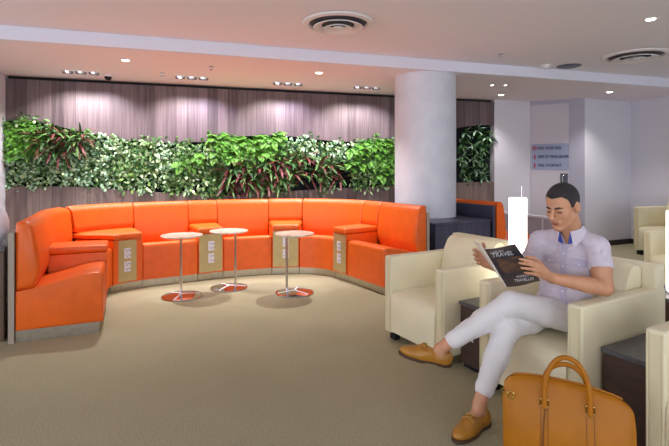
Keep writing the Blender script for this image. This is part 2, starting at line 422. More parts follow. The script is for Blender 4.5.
def outlet(bmz, T, parent):
    o = obj('power_outlet', bmz, [M['outlet'], M['outlet_dark']], parent, False, world=True); return o
def outlet_bm(T, w=.075, h=.115):
    bm = B()
    box(bm, -w/2, w/2, -.008, 0, -h/2, h/2, .003, 1, 0, T)
    for zz in (-.026, .026):
        for xx, a in ((-.012, .5), (.012, -.5)):
            box(bm, xx-.003, xx+.003, -.0095, -.007, zz+.002, zz+.014, 0, 1, 1, T)
        box(bm, -.003, .003, -.0095, -.007, zz-.016, zz-.004, 0, 1, 1, T)
        box(bm, .024, .032, -.0105, -.007, zz-.006, zz+.008, 0, 1, 1, T)
    return bm
def base_loc(s): p = PATH.at(s); return (p.x, p.y, 0)
GRP = 'orange banquette seating'
sA0, sA1 = s_at_px(113), s_at_px(142.5)
sB0, sB1 = s_at_px(198.5), s_at_px(223)
sC0, sC1 = s_at_px(272.5), s_at_px(299)
sD0, sD1 = s_at_px(333.5), s_at_px(347)
def seat_unit(s0, s1, label):
    t = thing('banquette_section', label, 'sofa', base_loc((s0+s1)/2), 0, GRP)
    obj('seat', section(s0, s1, SEAT, soft=.012), M['orange'], t, world=True)
    obj('backrest', section(s0, s1, BACK, soft=.012), M['orange'], t, world=True)
    obj('kick_plate', section(s0, s1, KICK), M['steel'], t, False, world=True)
    obj('back_panel', section(s0, s1, PANEL), M['laminate'], t, False, world=True)
    return t
def console_parts(s0, s1, t, plate=True):
    obj('body', section(s0, s1, CONS, .04), M['orange'], t, world=True)
    obj('armrest', section(s0, s1, CTOP, .04, soft=.02, gap=.002), M['orange'], t, world=True)
    sm = (s0+s1)/2; w = (s1-s0)
    n = PATH.nrm(sm); tx = Vector((n.y, -n.x, 0))
    T = Matrix.Translation(PATH.pt(sm, -.012, 0)) @ Matrix(((tx.x, n.x, 0, 0), (tx.y, n.y, 0, 0), (0, 0, 1, 0), (0, 0, 0, 1)))
    bm = B(); box(bm, -w/2+.012, w/2-.012, -.004, .004, .105, .565, .002, 1, 0, T)
    obj('socket_plate', bm, M['gold'], t, False, world=True)
    for z in (.27, .42):
        T2 = T @ Matrix.Translation((0, -.004, z)); obj('power_outlet', outlet_bm(T2), [M['outlet'], M['outlet_dark']], t, False, world=True)
def console_unit(s0, s1, label):
    t = thing('banquette_console', label, 'sofa console', base_loc((s0+s1)/2), 0, 'socket consoles in the banquette')
    console_parts(s0, s1, t)
    obj('backrest', section(s0, s1, PAD, soft=.012), M['orange'], t, world=True)
    obj('kick_plate', section(s0, s1, KICK), M['steel'], t, False, world=True)
    obj('back_panel', section(s0, s1, PANEL), M['laminate'], t, False, world=True)
    return t
# left arm: two seats with an armrest box between them under one curved backrest
t = thing('banquette_corner', 'orange banquette section at left, its open end facing the camera', 'sofa', base_loc(.6), 0, GRP)
obj('seat', section(0, .56, SEAT, soft=.015), M['orange'], t, world=True)
obj('seat', section(.92, sA0, SEAT, soft=.012), M['orange'], t, world=True)
obj('armrest_box', section(.56, .92, CONS), M['orange'], t, world=True)
obj('armrest', section(.555, .925, CTOP, .04, soft=.02), M['orange'], t, world=True)
obj('backrest', section(0, sA0, BACK, soft=.035), M['orange'], t, world=True)
obj('kick_plate', section(0.02, sA0, KICK), M['steel'], t, False, world=True)
obj('back_panel', section(0, sA0, PANEL), M['laminate'], t, False, world=True)
console_unit(sA0, sA1, 'orange socket console at the left corner, behind the left banquette end')
seat_unit(sA1, sB0, 'orange banquette seat behind the leftmost round table')
console_unit(sB0, sB1, 'orange socket console between the leftmost and middle round tables')
seat_unit(sB1, sC0, 'orange banquette seat behind the middle round table')
console_unit(sC0, sC1, 'orange socket console behind the rightmost round table')
seat_unit(sC1, sD0, 'orange curved banquette seat right of the rightmost round table')
console_unit(sD0, sD1, 'orange socket console seen edge-on near the right banquette end')
seat_unit(sD1, PATH.L, 'orange banquette seat at the right end, behind the far cream armchair')

# second banquette beyond the column, turned away
t = thing('banquette_section', 'orange banquette beyond the column, its grey back turned to us', 'sofa', (1.99, 5.93, 0), B29, None)
def straight(prof, y0, y1, soft=.012):
    bm = B(); loft(bm, [[(.70-n, y, z) for n, z in prof] for y in (y0, y1)]); return fixn(bm)
obj('backrest', straight(BACK, 0, 1.5), M['orange'], t)
obj('seat', straight(SEAT, 0, 1.5), M['orange'], t)
obj('back_panel', straight([(.658, 0), (.658, .90), (.70, .90), (.70, 0)], -.01, 1.5), M['wood_plinth'], t, False)
obj('kick_plate', straight(KICK, .02, 1.5), M['steel'], t, False)
# low pale screen further back
t = thing('low_partition', 'low pale grey panelled partition beyond the orange banquette, in front of the door', 'partition', (2.74, 7.83, 0), -math.pi/2+B29)
for i in range(3):
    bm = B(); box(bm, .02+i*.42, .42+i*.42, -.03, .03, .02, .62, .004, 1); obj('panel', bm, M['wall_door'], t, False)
bm = B(); box(bm, 0, 1.28, -.04, .04, .62, .655, .004, 1); obj('top_rail', bm, M['fascia'], t, False)
for i in range(4):
    bm = B(); box(bm, i*.42, .02+i*.42, -.04, .04, 0, .62); obj('post', bm, M['fascia'], t, False)

# ------------------------------------------------------------------ round side tables
def side_table(x, y, ang, label):
    t = thing('round_table', label, 'table', (x, y, 0), ang, 'small round tables before the banquette')
    bm = B(); lathe(bm, [(.0, .637), (.196, .637), (.214, .645), (.217, .652), (.214, .658), (0, .658)], 48, cap=False); obj('tabletop', fixn(bm), M['marble'], t)
    bm = B(); lathe(bm, [(.0, 0), (.205, 0), (.21, .006), (.207, .012), (.15, .022), (.06, .030), (0, .031)], 48, cap=False); obj('base', fixn(bm), M['chrome'], t)
    bm = B(); tube(bm, [(.085, 0, .02), (.085, 0, .637)], .014, 14); obj('pole', bm, M['chrome'], t)
    for k in range(3):
        a = k*2*math.pi/3+.5
        bm = B(); box(bm, .0, .19, -.010, .010, .0, .008, .002, 1, 0, Matrix.Translation((0, 0, .029)) @ Matrix.Rotation(a, 4, 'Z') @ Matrix.Rotation(.09, 4, 'Y')); obj('base_bar', bm, M['white_metal'], t, False)
    return t
side_table(-1.63, 5.02, math.radians(115), 'leftmost of the three small round tables on chrome stems')
side_table(-1.208, 5.38, math.radians(-20), 'middle of the three small round tables on chrome stems')
side_table(-.44, 5.16, math.radians(175), 'rightmost of the three small round tables, with a white top')

# ------------------------------------------------------------------ cream armchairs
RZC = math.atan2(ED.y, ED.x)
def armchair(loc, label, rz=RZC, group='cream leather armchairs'):
    t = thing('armchair', label, 'armchair', loc, rz, group)
    hw, aw = .34, .085
    for sx in (-1, 1):
        x0, x1 = (hw-aw, hw) if sx > 0 else (-hw, -hw+aw)
        bm = B(); box(bm, x0, x1, 0, .80, .06, .665, .014, 3); a = obj('arm', bm, M['cream'], t)
        for xx in (x0+.012, x1-.012):
            bm = B(); tube(bm, [(xx, -.001, .075), (xx, -.001, .652)], .005, 6); obj('piping', bm, M['piping'], a)
        bm = B(); box(bm, x0+.02, x1-.02, -.004, .004, .08, .648, .002, 1); obj('front_trim', bm, M['piping'], a, False)
    # seat: crowned block with bulging front
    bm = B(); xs = np.linspace(-hw+aw+.002, hw-aw-.002, 13)
    rings = []
    for x in xs:
        q = 1-(abs(x)/(hw-aw))**6; cr = 1-(x/(hw-aw))**2
        prof = [(.0, .075), (-.012*q-.004, .16), (-.018*q-.004, .27), (-.012*q, .345), (.012, .375+.006*cr), (.05, .388+.010*cr), (.18, .392+.016*cr), (.38, .388+.012*cr), (.60, .375), (.60, .075)]
        rings.append([(x, y, z) for y, z in prof])
    loft(bm, rings); obj('seat', fixn(bm), M['cream'], t, sharp=60)
    bm = B(); rings = []
    for x in np.linspace(-hw+aw+.003, hw-aw-.003, 13):
        q = 1-(abs(x)/(hw-aw))**6; cr = 1-(x/(hw-aw))**2
        prof = [(.53, .37), (.505-.012*cr, .46), (.52-.016*cr, .58), (.555-.012*cr, .70), (.59, .765+.012*q), (.625, .79+.014*q), (.67, .79+.014*q), (.70, .77), (.705, .37)]
        rings.append([(x, y, z) for y, z in prof])
    loft(bm, rings); obj('back_cushion', fixn(bm), M['cream'], t, sharp=60)
    bm = B(); box(bm, -hw+.004, hw-.004, .71, .80, .64, .80, .02, 3); obj('back_shell', bm, M['cream'], t)
    bm = B(); box(bm, -hw+aw+.002, hw-aw-.002, .71, .795, .06, .64); obj('back_frame', bm, M['cream'], t, False)
    for sx in (-1, 1):
        for y in (.03, .72):
            bm = B(); x = sx*(hw-.06); box(bm, x-.035, x+.035, y, y+.05, 0, .06, .003, 1); obj('foot', bm, M['black'], t, False)
    return t
CH1 = Vector((.574, 3.492, 0)); CH2 = Vector((1.071, 2.644, 0)); CH3 = Vector((1.52, 1.755, 0))
armchair(CH1, 'empty cream armchair in front of the right end of the orange banquette')
armchair(CH2, 'cream armchair with the seated man in it')
armchair(CH3, 'cream armchair cut off by the lower right corner, beside the tan bag')
farc = armchair((4.93, 7.22, 0), 'far cream armchair against the right wall', math.atan2(-.956, .292))
farc.scale = (1.1, 1.1, 1.14)
armchair((3.66, 5.02, 0), 'pale armchair whose arm shows between the seated man and the white lamp')
# low wooden units between the chairs
def low_unit(c, label, out=False):
    o = c+ED*.50+EB*.12
    t = thing('low_table', label, 'side table', o, RZC, 'dark low tables between the armchairs')
    bm = B(); box(bm, -.135, .135, .012, .60, .03, .425, .003, 1); obj('body', bm, M['unit'], t, False)
    bm = B(); box(bm, -.14, .14, 0, .61, .425, .45, .003, 1); obj('top', bm, M['stone'], t, False)
    bm = B(); box(bm, -.12, .12, .03, .58, 0, .03); obj('plinth', bm, M['black'], t, False)
    if out:
        bm = outlet_bm(Matrix.Translation((-.035, .012, .24)), .05, .08); obj('power_outlet', bm, [M['outlet'], M['outlet_dark']], t, False)
    return t
low_unit(CH1, 'dark low table between the empty armchair and the man in his armchair', True)
low_unit(CH2, 'dark low table with grey stone top behind the tan bag')
t = thing('low_table', 'dark low table under the white lamp at the right edge', 'side table', (2.49, 3.43, 0), RZC)
bm = B(); box(bm, -.2, .2, -.2, .2, .0, .425, .003, 1); obj('body', bm, M['unit'], t, False)
bm = B(); box(bm, -.21, .21, -.21, .21, .425, .45, .003, 1); obj('top', bm, M['stone'], t, False)
# lamps
def table_lamp(loc, h, r, label, rod=True):
    t = thing('table_lamp', label, 'lamp', loc, 0, 'white cylinder table lamps')
    bm = B(); lathe(bm, [(0, .0), (r*.8, .0), (r*.85, .012), (0, .012)], 32, cap=False); obj('base', fixn(bm), M['white_metal'], t)
    bm = B(); lathe(bm, [(0, .012), (r*.86, .012), (r*.97, .02), (r, .04), (r, h-.012), (r*.985, h), (0, h)], 40, cap=False); obj('shade', fixn(bm), M['lamp'], t)
    if rod:
        bm = B(); tube(bm, [(r*.45, .0, h), (r*.45, .0, h+.085)], .004, 8); obj('rod', bm, M['chrome'], t)
    return t
table_lamp((1.306, 3.348, .451), .70, .061, 'tall white glowing lamp left of the man, behind his magazine')
table_lamp((2.49, 3.41, .451), .60, .070, 'white glowing lamp at the right edge of the picture', False)

# ------------------------------------------------------------------ left edge cabinet with white vessel
t = thing('side_cabinet', 'dark wooden cabinet at the left edge beside the orange banquette', 'cabinet', (-2.60, 3.70, 0), math.radians(115))
bm = B(); box(bm, 0, .6, 0, .6, 0, .71, .004, 1); obj('body', bm, M['wood_dark'], t, False)
bm = B(); box(bm, -.01, .61, -.005, .61, .71, .74, .003, 1); obj('top', bm, M['stone'], t, False)
t = thing('vase', 'white rounded vase on the dark cabinet at the left edge', 'vase', (-2.83, 3.88, .74))
bm = B(); lathe(bm, [(0, 0), (.05, 0), (.09, .03), (.12, .10), (.12, .19), (.10, .26), (.09, .28), (.08, .28), (.09, .25), (0, .24)], 32, cap=False); obj('body', fixn(bm), M['lamp_off'], t)

# ------------------------------------------------------------------ ceiling fittings and lamps
def spot(loc, power, ang=110, col=(1, .95, .90), rad=.05, blend=.7, tilt=(0, 0, 0)):
    l = bpy.data.lights.new('downlight_lamp', 'SPOT'); l.energy = power; l.spot_size = math.radians(ang); l.spot_blend = blend; l.color = col; l.shadow_soft_size = rad
    o = bpy.data.objects.new('downlight_lamp', l); C.objects.link(o); o.location = loc; o.rotation_euler = tilt; return o
def downlight(x, y, zc, label, power, r=.055, col=(1, .96, .92), pw=1.0):
    t = thing('downlight', label, 'downlight', (x, y, zc-.004), 0, 'round downlights in the ceiling')
    bm = B(); lathe(bm, [(r*.75, .004), (r*.75, -.002), (r, -.003), (r*1.25, .0), (r*1.25, .004)], 28, cap=False); obj('trim_ring', fixn(bm), M['white_metal'], t)
    bm = B(); lathe(bm, [(0, .001), (r*.75, .001), (r*.75, .003), (0, .003)], 24, cap=False); obj('bulb', fixn(bm), M['bulb'], t)
    if power: spot((x, y, zc-.02), power*pw, col=col)
for x, y, l in ((-2.375, 5.34, 'single downlight above the left end of the banquette'), (-.20, 6.04, 'single downlight above the curved banquette, left of the column'),
                (2.77, 7.81, 'downlight nearest the planting strip right of the column'), (4.41, 7.53, 'downlight above the projecting white wall at right')):
    downlight(x, y, ZC, l, SPOT_SOFFIT, pw=.32 if x > 2 else 1.0)
for x, y, l in ((2.515, 6.91, 'right one of two tiny lights just right of the column'), (2.316, 6.91, 'left one of two tiny lights just right of the column')):
    downlight(x, y, ZC, l, 0, .03)
downlight(2.90, 4.31, ZU, 'downlight at the upper right of the picture', SPOT_UPPER)
def triple(x, y, label):
    t = thing('triple_spotlight', label, 'spotlight', (x, y, ZC-.004), A17, 'triple recessed spotlights along the wood wall')
    bm = B(); box(bm, -.23, .23, -.075, .075, -.004, .004, .002, 1); obj('tray', bm, M['white_metal'], t, False)
    for i in (-1, 0, 1):
        bm = B(); lathe(bm, [(.035, -.004), (.04, -.022), (.062, -.024), (.066, -.004)], 24, (i*.15, 0, 0), cap=False); obj('lamp_ring', fixn(bm), M['chrome'], t)
        bm = B(); lathe(bm, [(0, -.010), (.036, -.010), (.036, -.005), (0, -.005)], 20, (i*.15, 0, 0), cap=False); obj('bulb', fixn(bm), M['bulb'] if i == -1 else M['outlet'], t)
    p = Vector((x, y, ZC-.03))-U*.15
    spot(p, SPOT_WASH, 120, (1, .95, .92), .03, .5, (math.radians(18), 0, A17))
    p = Vector((x, y, ZC-.03))+U*.15
    spot(p, SPOT_WASH, 120, (.80, .76, 1) if abs(x+1.29) < 1 else (.95, .93, 1), .03, .5, (math.radians(18), 0, A17))
for x, y, l in ((-3.22, 5.97, 'triple recessed spotlight nearest the left wall'), (-1.915, 6.317, 'second triple recessed spotlight from the left wall'),
                (-.668, 6.753, 'third triple recessed spotlight from the left wall'), (.49, 7.08, 'triple recessed spotlight just left of the column')):
    triple(x, y, l)
def vent(x, y, r, label):
    t = thing('air_diffuser', label, 'air vent', (x, y, ZU-.004), 0, 'round ceiling air diffusers')
    bm = B(); lathe(bm, [(r*.80, .0), (r*.84, -.022), (r*.97, -.016), (r, 0)], 48, cap=False); obj('outer_ring', fixn(bm), M['white_metal'], t)
    bm = B(); lathe(bm, [(0, -.002), (r*.82, -.002), (r*.82, -.001), (0, -.001)], 40, cap=False); obj('throat', fixn(bm), M['vent_dark'], t)
    for a, b, z in ((.48, .70, -.045), (.22, .42, -.058)):
        bm = B(); lathe(bm, [(r*a, z+.03), (r*b, z), (r*b*.98, z-.006), (r*a*.95, z+.022)], 44, cap=False); obj('cone_ring', fixn(bm), M['white_metal'], t)
    bm = B(); lathe(bm, [(0, -.062), (r*.17, -.060), (r*.18, -.05), (0, -.04)], 32, cap=False); obj('centre_disc', fixn(bm), M['white_metal'], t)
vent(.033, 4.41, .335, 'round ceiling air diffuser above the middle of the picture')
vent(3.62, 5.66, .36, 'round ceiling air diffuser at the upper right edge')
bm = B(); lathe(bm, [(0, -.05), (.03, -.048), (.05, -.03), (.062, -.012), (.065, 0), (0, 0)], 28, (2.79, 6.2, ZU), cap=False); single('smoke_detector', fixn(bm), M['white_metal'], 'white smoke detector beside the grey ceiling speaker', 'smoke detector')
bm = B(); lathe(bm, [(0, -.012), (.13, -.012), (.15, -.006), (.152, 0), (0, 0)], 36, (3.12, 6.26, ZU), cap=False); single('ceiling_speaker', fixn(bm), M['grey_plate'], 'grey round ceiling speaker right of the smoke detector', 'speaker')
def sprinkler(x, y, z, label):
    bm = B(); lathe(bm, [(0, -.04), (.022, -.038), (.022, -.034), (.008, -.03), (.010, -.008), (.032, -.004), (.034, 0), (0, 0)], 20, (x, y, z), cap=False)
    single('sprinkler', fixn(bm), M['chrome'], label, 'sprinkler')
sprinkler(1.99, 5.61, ZU, 'small sprinkler head on the upper ceiling right of the column')
sprinkler(-2.22, 6.06, ZC, 'small ceiling sensor between the two left triple spotlights')
sprinkler(-1.49, 5.68, ZC, 'small ceiling sensor right of the left single downlight')
t = thing('dome_camera', 'dark dome security camera on the soffit at upper left', 'camera', (-2.97, 6.165, ZC))
bm = B(); lathe(bm, [(.035, -.03), (.055, -.026), (.06, 0)], 24, cap=False); obj('housing', fixn(bm), M['white_metal'], t)
bm = B(); lathe(bm, [(0, -.075), (.025, -.07), (.042, -.05), (.046, -.028), (0, -.028)], 24, cap=False); obj('dome', fixn(bm), M['black'], t)

# ------------------------------------------------------------------ implicit-surface mesher (smooth organic bodies)
def V3(*a): return np.array(a, dtype=np.float64)
class Sdf:
    def __init__(self, lo, hi, h):
        self.lo = np.array(lo, float); self.h = h
        self.n = np.ceil((np.array(hi, float)-self.lo)/h).astype(int)+1
        self.F = np.full(self.n, 9.0, np.float32)
        self.ax = [self.lo[i]+h*np.arange(self.n[i]) for i in range(3)]
    def _sub(self, lo, hi):
        a = np.clip(np.floor((np.array(lo)-self.lo)/self.h).astype(int), 0, self.n); b = np.clip(np.ceil((np.array(hi)-self.lo)/self.h).astype(int)+1, 0, self.n)
        return tuple(slice(a[i], b[i]) for i in range(3))
    def _grid(self, s):
        return np.meshgrid(self.ax[0][s[0]], self.ax[1][s[1]], self.ax[2][s[2]], indexing='ij', sparse=True)
    def apply(self, fn, lo, hi, k=0.0, op='add'):
        s = self._sub(np.array(lo)-k-.012, np.array(hi)+k+.012)
        if any(x.stop <= x.start for x in s): return
        X, Y, Z = self._grid(s); d = fn(X, Y, Z).astype(np.float32); f = self.F[s]
        if op == 'sub':
            if k > 0:
                hh = np.clip(.5-.5*(d+f)/k, 0, 1); self.F[s] = f*(1-hh)+(-d)*hh+k*hh*(1-hh)
            else: self.F[s] = np.maximum(f, -d)
        elif k > 0:
            hh = np.clip(.5+.5*(f-d)/k, 0, 1); self.F[s] = f*(1-hh)+d*hh-k*hh*(1-hh)
        else: self.F[s] = np.minimum(f, d)
    def cap(self, a, b, ra, rb=None, k=.01, cut=(), op='add'):
        rb = ra if rb is None else rb; a = np.array(a, float); b = np.array(b, float); r = max(ra, rb)
        ba = b-a; L2 = max(ba@ba, 1e-12)
        def fn(X, Y, Z):
            x, y, z = X-a[0], Y-a[1], Z-a[2]
            t = np.clip((x*ba[0]+y*ba[1]+z*ba[2])/L2, 0, 1)
            d = np.sqrt((x-t*ba[0])**2+(y-t*ba[1])**2+(z-t*ba[2])**2)-(ra+(rb-ra)*t)
            for p, n in cut:
                n = np.array(n, float)/np.linalg.norm(n); d = np.maximum(d, (X-p[0])*n[0]+(Y-p[1])*n[1]+(Z-p[2])*n[2])
            return d
        self.apply(fn, np.minimum(a, b)-r, np.maximum(a, b)+r, k, op)
    def chain(self, pts, rs, k=.01, cut=()):
        for i in range(len(pts)-1): self.cap(pts[i], pts[i+1], rs[i], rs[i+1], k, cut)
    def ell(self, c, R, rad, k=.01, op='add', cut=()):
        """ellipsoid; R rows = local axes in world"""
        c = np.array(c, float); R = np.array(R, float); rad = np.array(rad, float); r = rad.max()
        def fn(X, Y, Z):
            x, y, z = X-c[0], Y-c[1], Z-c[2]
            q = [(x*R[i][0]+y*R[i][1]+z*R[i][2]) for i in range(3)]
            k0 = np.sqrt(sum((q[i]/rad[i])**2 for i in range(3))); k1 = np.sqrt(sum((q[i]/rad[i]**2)**2 for i in range(3)))
            d = k0*(k0-1)/np.maximum(k1, 1e-6)
            for p, n in cut:
                n = np.array(n, float)/np.linalg.norm(n); d = np.maximum(d, (X-p[0])*n[0]+(Y-p[1])*n[1]+(Z-p[2])*n[2])
            return d
        self.apply(fn, c-r, c+r, k, op)
    def plane(self, p, n, k=.0):
        """keep only the side the normal points away from"""
        n = np.array(n, float)/np.linalg.norm(n)
        X, Y, Z = self._grid(tuple(slice(0, q) for q in self.n))
        self.F = np.maximum(self.F, ((X-p[0])*n[0]+(Y-p[1])*n[1]+(Z-p[2])*n[2]).astype(np.float32))
    def mesh(self, smooth=2):
        F = self.F; I = F < 0; n = self.n
        cnt = np.zeros(n-1, np.int8); off = [(i, j, k) for i in (0, 1) for j in (0, 1) for k in (0, 1)]
        sl = lambda o: tuple(slice(o[i], n[i]-1+o[i]) for i in range(3))
        for o in off: cnt += I[sl(o)]
        act = np.argwhere((cnt > 0) & (cnt < 8)); idx = np.full(n-1, -1, np.int64); idx[tuple(act.T)] = np.arange(len(act))
        P = np.zeros((len(act), 3)); W = np.zeros(len(act))
        for o in off:
            for a in range(3):
                if o[a]: continue
                o2 = list(o); o2[a] = 1
                A = F[tuple((act+np.array(o)).T)]; Bv = F[tuple((act+np.array(o2)).T)]
                m = (A < 0) != (Bv < 0); t = np.where(m, A/np.where(m, A-Bv, 1), 0)
                q = np.array(o, float)[None, :].repeat(len(act), 0); q[:, a] += t
                P[m] += q[m]; W[m] += 1
        P = (act+P/W[:, None])*self.h+self.lo
        quads = []
        for a in range(3):
            b, c = (a+1) % 3, (a+2) % 3
            s0 = [slice(1, n[i]-1) for i in range(3)]; s1 = list(s0)
            s0[a] = slice(0, n[a]-1); s1[a] = slice(1, n[a])
            A = I[tuple(s0)]; Bv = I[tuple(s1)]
            e = np.argwhere(A != Bv); inside = A[tuple(e.T)]
            base = e.copy(); base[:, b] += 1; base[:, c] += 1
            def cell(db, dc):
                q = base.copy(); q[:, b] -= db; q[:, c] -= dc; return idx[tuple(q.T)]
            Q = np.stack([cell(1, 1), cell(0, 1), cell(0, 0), cell(1, 0)], 1)
            Q[~inside] = Q[~inside][:, ::-1]; quads.append(Q)
        Q = np.concatenate(quads)
        for _ in range(smooth):
            acc = np.zeros_like(P); w = np.zeros(len(P))
            for i in range(4):
                for j in (1, 3):
                    np.add.at(acc, Q[:, i], P[Q[:, (i+j) % 4]]); np.add.at(w, Q[:, i], 1)
            P = P*.5+.5*acc/np.maximum(w, 1)[:, None]
        return P, Q
from mathutils import noise as mnoise
def folds(PQ, amp, freq, stretch, seed=0.0, mask=None):
    P, Q = PQ; nrm = np.zeros_like(P)
    fn = np.cross(P[Q[:, 2]]-P[Q[:, 0]], P[Q[:, 3]]-P[Q[:, 1]])
    for i in range(4): np.add.at(nrm, Q[:, i], fn)
    nrm /= np.maximum(np.linalg.norm(nrm, axis=1), 1e-9)[:, None]
    out = P.copy(); D = np.array(stretch)
    for i in range(len(P)):
        q = D @ P[i]*freq+seed; a = abs(mnoise.noise(Vector(q))); b = abs(mnoise.noise(Vector(q*1.9+7)))
        d = -(max(0, 1-a*4.5))**1.5-.5*(max(0, 1-b*4.5))**1.5
        out[i] += nrm[i]*amp*d*(mask(P[i]) if mask else 1)
    return out, Q
def obj_np(name, PQ, mats, parent=None, off=(0, 0, 0), label=None):
    P, Q = PQ; me = bpy.data.meshes.new(name)
    P = P-np.array(off)[None, :]
    me.vertices.add(len(P)); me.vertices.foreach_set('co', P.astype(np.float32).ravel())
    me.loops.add(Q.size); me.loops.foreach_set('vertex_index', Q.astype(np.int32).ravel())
    me.polygons.add(len(Q)); me.polygons.foreach_set('loop_start', np.arange(0, Q.size, 4, dtype=np.int32)); me.polygons.foreach_set('loop_total', np.full(len(Q), 4, np.int32))
    me.polygons.foreach_set('use_smooth', np.ones(len(Q), bool))
    me.update(calc_edges=True); me.validate()
    for m in (mats if isinstance(mats, (list, tuple)) else [mats]): me.materials.append(m)
    o = bpy.data.objects.new(name, me); C.objects.link(o)
    if parent is not None: o.parent = parent
    if label: o['label'] = label
    return o

# ------------------------------------------------------------------ the seated man
PO = (1.33, 2.78, 0.0)
man = thing('person', 'man in pale lilac shirt and white trousers reading a magazine with crossed legs', 'person', PO)
Ssh = V3(1.438, 2.580, .925); Rsh = V3(1.236, 2.815, .922)
lat = V3(.645, -.765, 0); lat /= np.linalg.norm(lat); fwd = V3(-lat[1]*-1, 0, 0)
fwd = V3(lat[1], -lat[0], 0)                    # chest forward (towards image left and camera)
UPZ = V3(0, 0, 1); RT = [fwd, lat, UPZ]
pl_lat = V3(.4924, -.870, 0); pl_f = V3(-.870, -.4924, 0); RP = [pl_f, pl_lat, UPZ]
pelvis = V3(1.335, 2.775, .50); chest = V3(1.372, 2.715, .815); belly = V3(1.345, 2.745, .645); neckb = V3(1.362, 2.685, .985)
L_el = V3(1.425, 2.475, .728); L_wr = V3(1.150, 2.492, .778)
R_el = V3(1.165, 2.90, .70); R_wr = V3(.905, 2.80, .795)
L_hip = pelvis+pl_lat*.085; R_hip = pelvis-pl_lat*.085
L_kn = V3(.972, 2.595, .612); L_an = V3(.602, 2.69, .326)
R_kn = V3(.952, 2.595, .475); R_an = V3(.757, 2.465, .120)
L_toe = V3(.352, 2.70, .385); R_toe = V3(.605, 2.335, .035)
# head frame
az = math.radians(213); pt = math.radians(17)
hF = V3(math.cos(az)*math.cos(pt), math.sin(az)*math.cos(pt), -math.sin(pt)); hL = V3(-math.sin(az), math.cos(az), 0); hU = np.cross(hF, hL)
hU /= np.linalg.norm(hU)
HC = V3(1.266, 2.612, 1.150); HS = 1.0
RH = [hF, hL, hU]
def hp(x, y, z): return HC+HS*(hF*x+hL*y+hU*z)

S = Sdf((.30, 2.15, -.01), (1.66, 3.08, 1.32), .0042)
# torso (kept inside the clothes)
S.ell(chest, RT, (.095, .150, .165), .03); S.ell(belly, RP, (.095, .130, .14), .05); S.ell(pelvis+V3(0, 0, .02), RP, (.11, .15, .10), .05)
S.cap(neckb-V3(0, 0, .012), Ssh, .042, .046, .03); S.cap(neckb-V3(0, 0, .012), Rsh, .042, .046, .03)
# neck and head
S.cap(neckb-V3(0, 0, .02), hp(-.028, 0, -.045), .062, .056, .02)
def head(S):
    S.ell(hp(-.012, 0, .036), RH, V3(.100, .077, .088)*HS, .0)
    S.ell(hp(.034, 0, -.035), RH, V3(.056, .061, .080)*HS, .02)
    for s in (-1, 1):
        S.cap(hp(-.004, s*.055, -.052), hp(.060, s*.018, -.104), .017, .015, .022)
        S.ell(hp(.058, s*.037, -.024), RH, V3(.026, .022, .028)*HS, .016)
    S.ell(hp(.070, 0, -.104), RH, V3(.022, .026, .018)*HS, .016)
    S.cap(hp(.078, -.030, .018), hp(.078, .030, .018), .012, .012, .012)
    for s in (-1, 1): S.ell(hp(.094, s*.031, -.002), RH, V3(.014, .019, .011)*HS, .010, 'sub')
    for s in (-1, 1): S.ell(hp(.074, s*.031, -.003), RH, V3(.013, .016, .012)*HS, .004)
    S.cap(hp(.086, 0, .014), hp(.117, 0, -.032), .0085, .0120, .006)
    for s in (-1, 1): S.ell(hp(.101, s*.0145, -.037), RH, V3(.012, .0085, .008)*HS, .006)
    S.ell(hp(.084, 0, -.066), RH, V3(.012, .028, .018)*HS, .012)
    S.cap(hp(.087, -.022, -.063), hp(.087, .022, -.063), .006, .006, .004); S.cap(hp(.086, -.018, -.075), hp(.086, .018, -.075), .007, .007, .005)
    S.cap(hp(.094, -.02, -.069), hp(.094, .02, -.069), .0028, .0028, .003, op='sub')
    for s in (-1, 1):
        Re = [hF*.94+hL*s*-.3, hL*s*.94+hF*.3, hU]
        S.ell(hp(-.012, s*.080, -.006), Re, V3(.019, .008, .032)*HS, .006)
        S.ell(hp(-.007, s*.088, -.003), Re, V3(.010, .006, .018)*HS, .003, 'sub')
head(S)
# arms
def arm(sh, el, wr):
    S.chain([sh, sh*.45+el*.55, el], [.052, .050, .041], .02)
    S.chain([el, el*.7+wr*.3, wr], [.041, .043, .028], .012)
arm(Ssh, L_el, L_wr); arm(Rsh, R_el, R_wr)
# left hand: fingers laid over the outer edge of the cover, thumb behind it
def at(px, py, Y): return V3((px-334.5)/470*Y, Y, 1.35-(py-170)/470*Y)
def hand(wr, mcps, pips, tips, thumb):
    mid = sum(mcps)/len(mcps)
    for m in mcps: S.cap(wr*.75+m*.25, m, .017, .0125, .012)
    S.cap(wr, mid, .024, .020, .014)
    for m, p, t in zip(mcps, pips, tips):
        q = t*.45+p*.55
        S.cap(m, p, .0105, .0092, .003); S.cap(p, q, .0092, .0085, .001); S.cap(q, t, .0085, .0070, .001)
    S.chain(thumb, [.017, .0125, .0105, .0085], .004)
Lm = [at(539.5, 264.6, 2.436), at(540.6, 268.3, 2.430), at(541.0, 272.0, 2.434), at(540.8, 275.8, 2.446)]
Lp = [at(529.5, 260.8, 2.416), at(530.0, 264.8, 2.410), at(531.0, 269.2, 2.414), at(532.6, 273.8, 2.424)]
Lt = [at(519.8, 259.0, 2.417), at(519.4, 262.8, 2.415), at(521.4, 267.8, 2.421), at(525.0, 272.8, 2.431)]
hand(L_wr, Lm, Lp, Lt, [at(547, 273, 2.49), at(540, 263, 2.486), at(533, 258, 2.476), at(526, 257, 2.462)])
Rm = [at(478.5, 252.0, 2.79), at(479.5, 256.4, 2.80), at(481, 260.6, 2.80), at(483.0, 264.4, 2.795)]
Rp = [at(473.6, 250.0, 2.755), at(474.2, 254.6, 2.76), at(475.4, 259.0, 2.765), at(477.6, 263.0, 2.765)]
